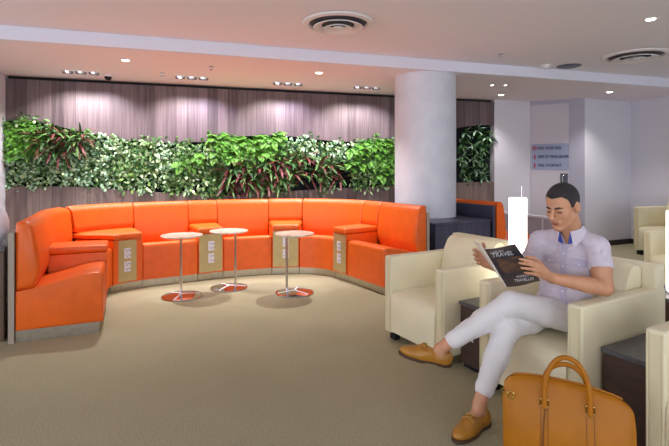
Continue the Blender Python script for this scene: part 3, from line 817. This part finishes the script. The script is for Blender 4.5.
Rt = [at(476.6, 249.4, 2.708), at(477.4, 253.8, 2.708), at(478.8, 258.2, 2.708), at(481.0, 262.2, 2.708)]
hand(R_wr, Rm, Rp, Rt, [R_wr*.6+Rm[0]*.4, at(485, 251, 2.80), at(484, 246.5, 2.78), at(483, 243.5, 2.755)])
# legs and feet (under trousers and shoes)
for hip, kn, an, toe in ((L_hip, L_kn, L_an, L_toe), (R_hip, R_kn, R_an, R_toe)):
    S.chain([hip, kn], [.075, .050], .02); S.chain([kn, kn*.65+an*.35, an], [.048, .047, .034], .015)
for an, ff, uu in ((L_an, L_toe-L_an, V3(.20, -.12, 1)), (R_an, R_toe+V3(0, 0, .085)-R_an, V3(0, 0, 1))):
    ff = ff/np.linalg.norm(ff); uu = uu-ff*(uu@ff); uu /= np.linalg.norm(uu)
    S.cap(an-uu*.012-ff*.01, an-uu*.048-ff*.02, .033, .030, .015); S.cap(an-uu*.030, an+ff*.085-uu*.050, .030, .020, .02)
body = obj_np('body', S.mesh(2), M['skin'], man, PO)

# shirt
S = Sdf((1.05, 2.38, .45), (1.66, 3.05, 1.08), .0048)
S.ell(chest, RT, (.113, .168, .175), .03); S.ell(belly, RP, (.115, .148, .16), .06); S.ell(pelvis+V3(0, 0, .055), RP, (.125, .160, .075), .05)
S.cap(neckb-V3(0, 0, .002), Ssh, .054, .060, .03); S.cap(neckb-V3(0, 0, .002), Rsh, .054, .060, .03)
for sh, el in ((Ssh, L_el), (Rsh, R_el)):
    e = el*.62+sh*.38; ax = el-sh
    S.cap(sh, sh+ax*.75, .062, .064, .03, cut=[(sh+ax*.56, ax)])
S.cap(neckb-V3(0, 0, .02), neckb+V3(-.02, -.014, .05), .070, .064, .01, cut=[(neckb+V3(-.02, -.014, .022), V3(-.35, -.25, 1))])
S.cap(neckb-V3(0, 0, .03)+fwd*.05, neckb+fwd*.09+V3(0, 0, .1), .022, .05, .006, op='sub')
S.plane((0, 0, .497), (0, 0, -1))
# a few soft folds
for i in range(7):
    z = .56+.045*i; S.cap(belly*0+V3(1.26, 2.55, z)+fwd*.02, V3(1.20, 2.75, z+.03*(-1)**i)+fwd*.012, .006, .004, .012, op='sub')
ca, sa = math.cos(.6), math.sin(.6)
shirtPQ = folds(S.mesh(2), .0075, 7.0, [[1.0, .3, .4], [.2, 1.0, .3], [-.35, -.3, 1.25]], 2.3, lambda q: 1.0 if q[2] < .9 else max(.15, 1-(q[2]-.9)*10))
shirt = obj_np('shirt', shirtPQ, M['shirt'], man, PO)
bvh = BVHTree.FromPolygons([tuple(p) for p in shirtPQ[0]], [tuple(q) for q in shirtPQ[1]])
def on_shirt(u, z, lift):
    """point on the chest at lateral offset u and height z"""
    c = chest+lat*u; o = V3(c[0], c[1], z)+fwd*.5
    h = bvh.ray_cast(Vector(o), Vector(-fwd))
    p = h[0] if h[0] is not None else Vector(o-fwd*.38)
    return p+Vector(fwd)*lift
def patch(name, u0, u1, z0, z1, m, parent, lift=.002, nu=5, nz=6, shape=None):
    bm = B(); rows = []
    for side in (lift, -.004):
        rows.append([[bm.verts.new(on_shirt(u0+(u1-u0)*i/nu, (z0+(z1-z0)*j/nz)-(shape(i/nu)*(1-j/nz) if shape else 0), side)) for i in range(nu+1)] for j in range(nz+1)])
    for r in (0, 1):
        for j in range(nz):
            for i in range(nu):
                q = (rows[r][j][i], rows[r][j][i+1], rows[r][j+1][i+1], rows[r][j+1][i])
                bm.faces.new(q if r == 0 else q[::-1])
    edge = [(0, i) for i in range(nu)]+[(j, nu) for j in range(nz)]+[(nz, i) for i in range(nu, 0, -1)]+[(j, 0) for j in range(nz, 0, -1)]
    for (a, b), (c, d) in zip(edge, edge[1:]+edge[:1]): bm.faces.new((rows[0][a][b], rows[1][a][b], rows[1][c][d], rows[0][c][d]))
    return obj(name, fixn(bm), m, parent, world=True)
patch('placket', -.018, .018, .56, .935, M['shirt_seam'], shirt, .0035, 3, 24)
for sx in (-1, 1):
    patch('pocket', sx*.082-.046, sx*.082+.046, .735, .845, M['shirt'], shirt, .003, 6, 8)
    patch('pocket_flap', sx*.082-.049, sx*.082+.049, .822, .856, M['shirt_seam'], shirt, .007, 6, 4, lambda t: .014*(1-abs(2*t-1)))
def button(u, z):
    p = on_shirt(u, z, .009); f = Vector(fwd); bm = B()
    tube(bm, [p-f*.004, p+f*.001], .0055, 10); obj('button', bm, M['outlet'], shirt, world=True)
for z in (.60, .67, .74, .81, .88): button(0, z)
button(-.082, .83); button(.082, .83)
# collar: standing band plus two folded points, blue on the inside
nb = neckb+V3(-.018, -.012, .0); nax = V3(-.30, -.22, 1); nax /= np.linalg.norm(nax)
c1 = fwd-nax*(fwd@nax); c1 /= np.linalg.norm(c1); c2 = np.cross(nax, c1)
def cpt(a, r, h): return Vector(nb+nax*h+c1*(r*math.cos(a))+c2*(r*math.sin(a)))
angs = np.linspace(math.radians(26), math.radians(334), 34)
bm = B()
loft(bm, [[cpt(a, .071, .0), cpt(a, .068, .047), cpt(a, .0655, .047), cpt(a, .0675, .0)] for a in angs]); obj('collar_band', fixn(bm), M['collar_blue'], shirt, world=True)
bm = B(); rings = []
for a in angs:
    k = max(0, math.cos(a))**3
    dr = .048+.046*k
    rings.append([cpt(a, .0685, .049), cpt(a, .090+.024*k, .049-dr), cpt(a, .087+.024*k, .049-dr-.001), cpt(a, .0672, .044)])
loft(bm, rings); obj('collar', fixn(bm), M['shirt'], shirt, world=True)
for s in (-1, 1):
    a0 = math.radians(26)*s
    bm = B(); P = [cpt(a0, .070, .046), cpt(a0*.35, .086, -.02), cpt(a0*1.9, .090, -.012)]
    Q = [p-Vector(c1)*.004 for p in P]
    loft(bm, [P, Q]); obj('collar_facing', fixn(bm), M['collar_blue'], shirt, False, world=True)

# trousers
S = Sdf((.50, 2.30, .13), (1.66, 3.06, .78), .0048)
S.ell(pelvis+V3(0, 0, .01), RP, (.140, .172, .10), .04)
for hip, kn, an, top in ((R_hip, R_kn, R_an, 0), (L_hip, L_kn, L_an, 1)):
    k = .012
    mid = hip*.5+kn*.5
    S.chain([hip, mid, kn], [.092, .080, .068], k if top else .03)
    hem = kn+(an-kn)*(.80 if not top else .80); ax = an-kn
    c = kn*.62+an*.38
    S.chain([kn, c, kn*.2+an*.8], [.066, .063, .050], .02); S.cap(kn*.25+an*.75, an, .050, .049, .01, cut=[(hem, ax)])
ax = L_an-L_kn; ax2 = R_an-R_kn
for i, (kn, an) in enumerate(((L_kn, L_an), (R_kn, R_an))):
    for j in range(0):
        p = kn*(.92-.14*j)+an*(.08+.14*j)
        S.cap(p+V3(-.03, -.062, .02+.01*(j % 2)), p+V3(.05, -.060, -.01), .004, .003, .010, op='sub')
S.plane((0, 0, .398), (0, 0, -1)) if False else None
trousers = obj_np('trousers', folds(S.mesh(2), .0032, 4.5, [[1, .3, .6], [.2, .9, .2], [.5, .2, .9]], 5.1), M['trouser'], man, PO)

# shoes
def shoe(an, toe, up, label):
    f = toe-an; f[2] *= 1.0
    f /= np.linalg.norm(f); up = np.array(up, float); up -= f*(up@f); up /= np.linalg.norm(up); s = np.cross(up, f)
    R = [f, s, up]
    O = an-up*.085                                  # under the ankle, on the sole
    p = lambda x, y, z: O+f*x+s*y+up*z
    lo = np.minimum(O, toe)-.14; hi = np.maximum(O, toe)+.16
    S = Sdf(lo, hi, .0035)
    S.ell(p(-.035, 0, .042), R, (.052, .038, .050), .0); S.cap(p(-.03, 0, .030), p(.10, .004, .032), .036, .044, .02)
    S.ell(p(.125, .004, .030), R, (.095, .047, .036), .02); S.ell(p(.075, .002, .050), R, (.060, .036, .034), .02)
    S.ell(p(-.005, 0, .105), R, (.060, .028, .060), .006, 'sub')
    S.plane(p(0, 0, .010), -up)
    sh = obj_np('shoe', S.mesh(2), M['shoe'], man, PO, label)
    S = Sdf(lo, hi, .0035)
    S.ell(p(-.035, 0, .008), R, (.056, .041, .06), .0); S.cap(p(-.03, 0, .008), p(.10, .004, .008), .040, .046, .01); S.ell(p(.125, .004, .008), R, (.099, .050, .04), .015)
    S.plane(p(0, 0, .016), up); S.plane(p(0, 0, .0), -up)
    S.apply(lambda X, Y, Z: np.maximum(np.abs((X-p(.035, 0, 0)[0])*f[0]+(Y-p(.035, 0, 0)[1])*f[1]+(Z-p(.035, 0, 0)[2])*f[2])-.035, (X-O[0])*up[0]+(Y-O[1])*up[1]+(Z-O[2])*up[2]-.005), lo, hi, 0, 'sub')
    obj_np('sole', S.mesh(1), M['sole'], sh, PO)
    bt = BVHTree.FromPolygons([v.co+Vector(PO) for v in sh.data.vertices], [tuple(q.vertices) for q in sh.data.polygons])
    def top(x, y, l):
        h = bt.ray_cast(Vector(p(x, y, .2)), Vector(-up)); q = h[0] if h[0] is not None else Vector(p(x, y, .05)); return q+Vector(up)*l
    bm = B()
    for x in (.074, .082, .090, .098): tube(bm, [top(x, y, .0015) for y in np.linspace(-.036, .036, 13)], .0055, 8)
    obj('strap', bm, M['shoe'], sh, world=True)
    bm = B()
    for y in (-.015, .015): tube(bm, [top(.086+.010*math.cos(a), y+.008*math.sin(a), .009) for a in np.linspace(0, 2*math.pi, 14, endpoint=False)], .0032, 6, True)
    tube(bm, [top(.086, y, .010) for y in np.linspace(-.010, .010, 5)], .0036, 6)
    obj('metal_bit', bm, M['brass'], sh, world=True)
shoe(L_an, L_toe, (.20, -.12, 1), 'tan loafer on the raised foot')
shoe(R_an+V3(0, 0, -.034), R_toe+V3(0, 0, .085-.034), (0, 0, 1), 'tan loafer on the floor')

# hair, brows, lips, eyes
S = Sdf(HC-.17, HC+.17, .0032)
S.ell(hp(-.014, 0, .036), RH, V3(.103, .0805, .0915)*HS, .0)
def hairline(X, Y, Z):
    x = (X-HC[0])*hF[0]+(Y-HC[1])*hF[1]+(Z-HC[2])*hF[2]; z = (X-HC[0])*hU[0]+(Y-HC[1])*hU[1]+(Z-HC[2])*hU[2]
    y = np.abs((X-HC[0])*hL[0]+(Y-HC[1])*hL[1]+(Z-HC[2])*hL[2])
    zc = np.interp(x, [-.13, -.06, -.028, -.018, .012, .024, .040, .060, .11], [-.070, -.064, -.035, .030, .0, .002, .052, .074, .082])
    zc = zc-np.clip(.045-y, 0, .045)*.25*(x > .04)
    return (zc-z)*.8
def hcut(X, Y, Z): return -hairline(X, Y, Z)
S.apply(hcut, HC-.2, HC+.2, 0, 'sub')
obj_np('hair', S.mesh(2), M['hair'], man, PO)
bmh = body.data; bvb = BVHTree.FromPolygons([v.co+Vector(PO) for v in bmh.vertices], [tuple(p.vertices) for p in bmh.polygons])
def on_face(y, z, lift):
    o = Vector(hp(.25, y, z)); h = bvb.ray_cast(o, Vector(-hF)); p = h[0] if h[0] is not None else Vector(hp(.08, y, z)); return p+Vector(hF)*lift
for s in (-1, 1):
    bm = B(); tube(bm, [on_face(s*y, z, .0005) for y, z in ((.012, .014), (.022, .019), (.034, .021), (.047, .015))], [.003, .0052, .005, .0025], 8); obj('eyebrow', bm, M['hair'], man, world=True)
    bm = B(); tube(bm, [on_face(s*y, z, .0002) for y, z in ((.017, -.004), (.026, -.007), (.036, -.007), (.046, -.003))], [.0015, .0036, .0036, .0015], 8); obj('eye', bm, M['eye'], man, world=True)
bm = B(); tube(bm, [on_face(y, z, -.001) for y, z in ((-.024, -.068), (-.012, -.064), (0, -.0655), (.012, -.064), (.024, -.068))], [.0015, .0036, .0036, .0036, .0015], 8)
tube(bm, [on_face(y, z, -.001) for y, z in ((-.022, -.071), (-.01, -.075), (.01, -.075), (.022, -.071))], [.0015, .0042, .0042, .0015], 8); obj('lips', bm, M['lip'], man, world=True)

# ------------------------------------------------------------------ magazine in his hands
mg = thing('magazine', 'open travel magazine with a dark cover held by the man', 'magazine', (.90, 2.53, .72))
S1 = Vector((.7825, 2.455, .9365)); S2 = Vector((.9286, 2.53, .72))
R1 = Vector((.930, 2.418, .967)); R2 = Vector((1.083, 2.470, .767))
L1 = Vector((.797, 2.68, .945)); L2 = Vector((.985, 2.74, .70))
def leaf_sheet(a1, a2, b1, b2, bow, th, mi=0, n=14, off=0.0):
    nrm = (b1-a1).cross(a2-a1).normalized()
    if nrm.y > 0: nrm = -nrm
    bm = B(); rings = []
    for i in range(n+1):
        t = i/n; o = nrm*(bow*math.sin(math.pi*min(1, t*1.2))*(1-t*.35))+nrm*off
        p = a1.lerp(b1, t)+o; q = a2.lerp(b2, t)+o
        rings.append([p, q, q-nrm*th, p-nrm*th])
    loft(bm, rings); return fixn(bm), nrm
bm, nR = leaf_sheet(S1, S2, R1, R2, .010, .0012); cov = obj('front_cover', bm, M['mag_cover'], mg, False, world=True)
bm, _ = leaf_sheet(S1, S2, R1, R2, .010, .004, off=-.0014); obj('pages', bm, M['paper'], mg, False, world=True)
bm, nL = leaf_sheet(S1, S2, L1, L2, .008, .0012); obj('back_cover', bm, M['mag_back'], mg, False, world=True)
bm, _ = leaf_sheet(S1, S2, L1, L2, .008, .004, off=-.0014); obj('pages', bm, M['paper'], mg, False, world=True)
ux = (R1-S1).normalized(); uz = (S1-S2); uz = (uz-ux*uz.dot(ux)).normalized(); un = ux.cross(uz); un = un if un.y < 0 else -un
def mtext(s, size, u, v, sx=1.0):
    o = S2+ux*0; base = S2.lerp(S1, v)+(R2.lerp(R1, v)-S2.lerp(S1, v))*u
    T = Matrix(((ux.x, uz.x, un.x, 0), (ux.y, uz.y, un.y, 0), (ux.z, uz.z, un.z, 0), (0, 0, 0, 1)))
    T = Matrix.Translation(base+un*.0115) @ T @ Matrix.Diagonal((sx, 1, 1, 1))
    obj('lettering', text_bm(s, size, T, .0006), M['mag_text'], mg, False, world=True)
mtext('LUXURY', .018, .10, .90); mtext('TRAVEL', .036, .10, .80, .85)
mtext('WORLD', .018, .42, .22); mtext('TRAVELLER', .026, .30, .12, .75)
# picture blocks on the cover
def mpatch(u0, u1, v0, v1, m):
    P = [S2.lerp(S1, v)+(R2.lerp(R1, v)-S2.lerp(S1, v))*u+un*.0095 for u, v in ((u0, v0), (u1, v0), (u1, v1), (u0, v1))]
    bm = B(); loft(bm, [P, [p+un*.0006 for p in P]]); obj('cover_picture', fixn(bm), m, mg, False, world=True)
M['pic'] = mat('cover_picture', (108, 78, 58), .4, rgb2=(48, 50, 60), nscale=26)
mpatch(.16, .94, .36, .74, M['pic'])

# ------------------------------------------------------------------ tan leather bag
bg = thing('handbag', 'tan leather holdall with two arched handles standing on the floor', 'bag', (.985, 2.00, 0), math.atan2(1.90-2.086, 1.20-.75))
hw = .252; th = .085
def ztop(x): return .452-.030*abs(x/hw)**2.2-.035*abs(x/hw)**12-.022*(x/hw)
def halft(v, x):
    e = 1-abs(x/hw)**8*.45
    return (th*(1-v**3.2*.86)*(.90+.10*math.sin(math.pi*min(1, v*1.1))))*e
bm = B(); nx = 30; nv = 18; rings = []
for j in range(nv+1):
    v = j/nv; ring = []
    w = hw*(.965+.035*math.sin(math.pi*.5*min(1, v*1.4)))*(1-.02*max(0, v-.85)/.15)
    xs = [-math.cos(math.pi*i/nx) for i in range(nx+1)]
    xs = [math.copysign(abs(x)**.75, x) for x in xs]
    for x in xs: ring.append((x*w, -halft(v, x*hw), .008+v*(ztop(x*hw)-.008)))
    for x in reversed(xs[0:]): ring.append((x*w, halft(v, x*hw), .008+v*(ztop(x*hw)-.008)))
    rings.append(ring)
loft(bm, rings); obj('bag_body', fixn(bm), M['bag'], bg, sharp=70)
def front_y(x, z):
    v = min(1, max(0, (z-.008)/(ztop(x)-.008))); return -halft(v, x)
bm = B(); tube(bm, [(x, 0, ztop(x)+.001) for x in np.linspace(-hw*.84, hw*.82, 30)], .0055, 8); obj('zip', bm, M['bag'], bg)
for sy in (-1, 1):
    h = None
    pts = []
    for a in np.linspace(0, math.pi, 25):
        x = .000-.086*math.cos(a); z = .385+(.178 if sy < 0 else .125)*math.sin(a)**.8
        pts.append((x, sy*(.055-.022*math.sin(a)), z))
    bm = B(); tube(bm, [(-.086, sy*.058, .35)]+pts+[(.086, sy*.058, .35)], .0105, 10); h = obj('handle', bm, M['bag'], bg)
    for x in (-.086, .086):
        bm = B(); zs = np.linspace(.012, .372, 16)
        rg = []
        for z in zs:
            y = -sy*front_y(x, z)*-1 if False else sy*-front_y(x, z)
            rg.append([(x-.016, y+sy*.0012, z), (x+.016, y+sy*.0012, z), (x+.016, y-sy*.004, z), (x-.016, y-sy*.004, z)])
        loft(bm, rg); st = obj('strap', fixn(bm), M['bag'], bg, False)
        for xx in (-.014, .014):
            bm = B(); tube(bm, [(x+xx, sy*-front_y(x, z)+sy*.0016, z) for z in zs], .0011, 5); obj('stitching', bm, M['bag_dark'], st)
        y0 = sy*(-front_y(x, .372)+.006)
        bm = B()
        for q in ((-.017, .352, .017, .352), (-.017, .38, .017, .38), (-.017, .352, -.017, .38), (.017, .352, .017, .38)):
            tube(bm, [(x+q[0], y0, q[1]), (x+q[2], y0, q[3])], .0032, 8)
        obj('buckle', bm, M['brass'], st)
        bm = B(); lathe(bm, [(0, 0), (.005, 0), (.004, .003), (0, .004)], 12, cap=False); bm.transform(Matrix.Translation((x, sy*(-front_y(x, .338)+.001), .338)) @ Matrix.Rotation(math.pi/2*sy*-1*-1 if sy < 0 else -math.pi/2, 4, 'X')); obj('rivet', bm, M['brass'], st)
bm = B(); tube(bm, [(-.218+.014*math.cos(a), front_y(-.218, .37)-.006, .372+.014*math.sin(a)) for a in np.linspace(0, 2*math.pi, 18, endpoint=False)], .0036, 8, True); obj('ring', bm, M['brass'], bg)
bm = B()
for k in range(4): tube(bm, [(-.252+.006*math.cos(a), -.02, .375-.016*k+.010*math.sin(a)) for a in np.linspace(0, 2*math.pi, 12, endpoint=False)], .0022, 6, True)
obj('clasp', bm, M['brass'], bg)
bm = B(); tube(bm, [(-.078, front_y(-.078, .36)-.008, .362), (-.088, front_y(-.088, .30)-.006, .30), (-.092, front_y(-.09, .2)-.006, .20), (-.098, front_y(-.09, .1)-.006, .112)], .0026, 8); obj('cord', bm, M['bag_dark'], bg)
bm = B(); box(bm, -.112, -.086, front_y(-.1, .09)-.012, front_y(-.1, .09)-.004, .07, .115, .003, 2); obj('key_tag', bm, M['brass'], bg)

# ------------------------------------------------------------------ living wall
def leaf(bm, p, d, up, L, W, droop, mi, nseg=4):
    d = d.normalized(); s = d.cross(up)
    if s.length < 1e-4: s = d.orthogonal()
    s.normalize(); prof = {4: (.0, .75, 1.0, .7, .0), 3: (.15, 1.0, .75, 0), 2: (.25, 1, 0)}[nseg]
    prev = None; q = p.copy(); dd = d.copy()
    for i in range(nseg+1):
        w = W*prof[i]*.5; n = dd.cross(s).normalized()
        if i == nseg: cur = [bm.verts.new(q)]
        elif w < 1e-5: cur = [bm.verts.new(q)]
        else: cur = [bm.verts.new(q-s*w+n*w*.25), bm.verts.new(q), bm.verts.new(q+s*w+n*w*.25)]
        if prev:
            if len(prev) == 1 and len(cur) == 3:
                fs = [(prev[0], cur[0], cur[1]), (prev[0], cur[1], cur[2])]
            elif len(prev) == 3 and len(cur) == 3:
                fs = [(prev[0], cur[0], cur[1], prev[1]), (prev[1], cur[1], cur[2], prev[2])]
            else: fs = [(prev[0], cur[0], prev[1]), (prev[1], cur[0], prev[2])]
            for f in fs: ff = bm.faces.new(f); ff.material_index = mi
        prev = cur; dd = (dd+Vector((0, 0, -droop/nseg))).normalized(); q = q+dd*(L/nseg)
R = random.Random(3)
def rnd_dir(out, spread, lift=0):
    """local frame: -Y points out of the wall"""
    return Vector((R.uniform(-1, 1)*spread, -out, R.uniform(-1, 1)*spread+lift))
def plant_mesh(kind):
    bm = B()
    if kind == 'fern':
        for f in range(15):
            a = rnd_dir(.75, .8, .45).normalized(); L = R.uniform(.18, .31); n = 17; p = Vector((R.uniform(-.05, .05), 0, R.uniform(-.04, .04))); d = a.copy()
            side = d.cross(Vector((0, 0, 1))).normalized()
            for i in range(n):
                t = i/n; d = (d+Vector((0, 0, -.09))).normalized(); p = p+d*(L/n)
                w = .070*math.sin(math.pi*min(1, .15+t*.9))+.010
                for s in (-1, 1): leaf(bm, p, side*s+d*.45, d.cross(side), w, .013, .25, 0 if R.random() < .7 else 1, 2)
    elif kind == 'variegated':
        for i in range(80):
            q = Vector((R.uniform(-.13, .13), -R.uniform(.02, .13), R.uniform(-.13, .13)))
            leaf(bm, q, rnd_dir(R.uniform(.1, .7), .9, -.2), Vector((R.uniform(-.3, .3), -1, R.uniform(.1, .8))), R.uniform(.045, .07), R.uniform(.028, .042), .3, R.choice((0, 0, 1, 1, 2, 2, 3)), 3)
    elif kind == 'ivy':
        for i in range(78):
            q = Vector((R.uniform(-.14, .14), -R.uniform(.02, .15), R.uniform(-.14, .14)))
            leaf(bm, q, rnd_dir(R.uniform(.1, .7), .9, -.1), Vector((R.uniform(-.3, .3), -1, R.uniform(.1, .8))), R.uniform(.055, .09), R.uniform(.030, .044), .3, R.choice((0, 0, 0, 1, 1, 1, 2, 3)), 3)
    elif kind == 'cordyline':
        for i in range(17):
            leaf(bm, Vector((R.uniform(-.03, .03), 0, R.uniform(-.03, .03))), rnd_dir(.6, .9, .5), Vector((0, -.4, 1)), R.uniform(.22, .36), R.uniform(.030, .046), 1.0, R.choice((0, 0, 1, 2, 2)), 4)
    elif kind == 'pinkleaf':
        for i in range(18):
            leaf(bm, Vector((R.uniform(-.04, .04), 0, R.uniform(-.04, .04))), rnd_dir(.6, .9, .2), Vector((0, -.4, 1)), R.uniform(.12, .2), R.uniform(.05, .07), .7, R.choice((0, 0, 1, 2)), 4)
    elif kind == 'longleaf':
        for i in range(20):
            leaf(bm, Vector((R.uniform(-.06, .06), 0, R.uniform(-.06, .06))), rnd_dir(.6, 1.0, .15), Vector((0, -.4, 1)), R.uniform(.16, .28), R.uniform(.04, .06), .8, R.choice((0, 0, 1, 1, 2)), 4)
    for v in bm.verts: v.co.y = min(v.co.y, -.004)
    me = bpy.data.meshes.new(kind); bm.to_mesh(me); bm.free()
    for m in {'fern': ('fern', 'leaf_mid'), 'variegated': ('leaf_pale', 'leaf_mint', 'leaf_green', 'leaf_mid'), 'ivy': ('leaf_mid', 'leaf_green', 'leaf_pale', 'leaf_lime'),
              'cordyline': ('leaf_red', 'leaf_mid', 'leaf_green'), 'pinkleaf': ('leaf_pink', 'leaf_red', 'leaf_mint'), 'longleaf': ('leaf_green', 'leaf_dark', 'leaf_mint')}[kind]: me.materials.append(M[m])
    return me
MESH = {k: [plant_mesh(k) for _ in range(3)] for k in ('fern', 'variegated', 'ivy', 'cordyline', 'pinkleaf', 'longleaf')}
INFO = {'fern': ('fern', 'bright green feathery fern in the living wall', 'ferns in the living wall'),
        'variegated': ('variegated_plant', 'small-leaved plant with pale mint variegated leaves low in the living wall', 'variegated plants in the living wall'),
        'ivy': ('leafy_plant', 'mid green broad-leaved plant in the living wall', 'green leafy plants in the living wall'),
        'cordyline': ('spiky_plant', 'plant with long pointed red and green leaves in the living wall', 'red-leaved plants in the living wall'),
        'pinkleaf': ('pink_leaved_plant', 'plant with broad pinkish red leaves in the living wall', 'pink-leaved plants in the living wall'),
        'longleaf': ('long_leaved_plant', 'dark green long-leaved plant in the strip right of the column', 'plants in the strip right of the column')}
def wall_px(px):
    r = (px-334.5)/470; Y = 7.626/(1-.3057*r); X = r*Y; return (X+4.403)/math.cos(A17), Y
MATS = {}
def plant(kind, s, z, sc, out=.02):
    if kind in ('ivy', 'variegated', 'longleaf'):
        bmx = MATS.setdefault(kind, B()); n0 = len(bmx.verts); bmx.from_mesh(R.choice(MESH[kind])); bmx.verts.ensure_lookup_table()
        T = Matrix.Translation(wall_pt(s, z, out)) @ Matrix.Rotation(A17+R.uniform(-.3, .3), 4, 'Z') @ Matrix.Rotation(R.uniform(-.3, .3), 4, 'Y') @ Matrix.Scale(sc, 4)
        for v in bmx.verts[n0:]: v.co = T @ v.co
        return
    o = bpy.data.objects.new(INFO[kind][0], R.choice(MESH[kind])); C.objects.link(o)
    o.location = wall_pt(s, z, out); o.rotation_euler = (R.uniform(-.2, .2), R.uniform(-.3, .3), A17+R.uniform(-.4, .4)); o.scale = (sc*R.choice((-1, 1)),)*1+(sc, sc)
    where = 'at the left end of the living wall' if s < 1.3 else ('in the middle of the living wall' if s < 3.9 else 'just left of the column in the living wall')
    if kind == 'cordyline' and s >= 1.3: where = 'in the right half of the living wall'
    tag(o, INFO[kind][1].replace('in the living wall', where), 'plant', INFO[kind][2].replace('in the living wall', where))
def at_px(kind, px, py, sc=1.0, out=.03):
    s, Y = wall_px(px); plant(kind, s, 1.35-(py-170)/470*Y, sc, out)
# dense small-leaved carpet planting
s = .14
row = 0
while s < 5.75:
    lo = interp(lo_pts, s)+.10; hi = interp(up_pts, s)-.04; z = lo+(.06 if row % 2 else 0)
    px_s = s
    while z < hi:
        p = wall_pt(s, z); px = 334.5+470*p.x/p.y; py = 170-(z-1.35)/p.y*470
        if px < 118: k = 'variegated' if py > 148 or px > 90 else 'ivy'
        elif px < 222: k = 'ivy' if R.random() < .75 else 'variegated'
        elif px < 282: k = 'ivy' if py > 160 else 'fern'
        elif px < 348: k = 'variegated' if py < 152 else 'ivy'
        else: k = 'ivy'
        if 225 < px < 345 and py > 156 and R.random() < .55: z += .165; continue
        plant(k, s+R.uniform(-.03, .03), z+R.uniform(-.03, .03), R.uniform(.85, 1.15), R.uniform(.0, .05)); z += .165
    s += .165; row += 1
for px, py in ((15, 130), (22, 131), (31, 128), (40, 132), (16, 140), (27, 141), (40, 143), (15, 150), (24, 150)): at_px('fern', px, py, .85, .06)
for px, py in ((212, 142), (222, 140), (233, 143), (244, 145), (256, 143), (266, 141), (276, 139), (216, 154), (230, 157), (246, 156), (262, 152), (200, 158), (182, 162)): at_px('fern', px, py, .95, .07)
for px, py in ((352, 150), (362, 147), (372, 144), (384, 146), (392, 150), (356, 162), (370, 158), (384, 162), (348, 166), (378, 172), (392, 170)): at_px('fern', px, py, 1.0, .07)
for px, py in ((46, 140), (56, 136), (68, 140), (78, 142), (52, 150), (64, 152), (84, 138)): at_px('cordyline', px, py, .95, .13)
for px, py in ((62, 128), (79, 134)): at_px('pinkleaf', px, py+8, .8, .09)
for px, py in ((232, 170), (244, 168), (256, 172), (268, 164), (280, 162), (292, 164), (304, 160), (316, 166), (328, 168), (250, 182), (264, 182), (278, 178), (292, 176), (306, 176), (320, 178), (336, 178), (240, 184), (228, 182)): at_px('cordyline', px, py, 1.1, .13)
for px, py in ((236, 186), (244, 189), (250, 190)): at_px('pinkleaf', px, py, .8, .10)
for px, py in ((462, 134), (474, 131), (481, 135), (460, 145), (472, 147), (480, 148), (460, 158), (473, 158), (481, 160), (461, 170), (474, 170), (480, 172), (466, 177), (480, 178)): at_px('longleaf', px, py, .8, .05)
at_px('longleaf', 485, 138, .8, .08)

for kind, nm, lab in (('variegated', 'variegated_foliage', 'dense mass of small pale mint and white variegated leaves in the living wall'),
                      ('ivy', 'leafy_foliage', 'dense mass of mid green broad leaves across the living wall'),
                      ('longleaf', 'strap_leaf_foliage', 'dense dark green long leaves in the planting strip right of the column')):
    mats = {'variegated': ('leaf_pale', 'leaf_mint', 'leaf_green', 'leaf_mid'), 'ivy': ('leaf_mid', 'leaf_green', 'leaf_pale', 'leaf_lime'), 'longleaf': ('leaf_green', 'leaf_dark', 'leaf_mint')}[kind]
    o = single(nm, MATS[kind], [M[m] for m in mats], lab, 'plants', smooth=False); o['kind'] = 'stuff'
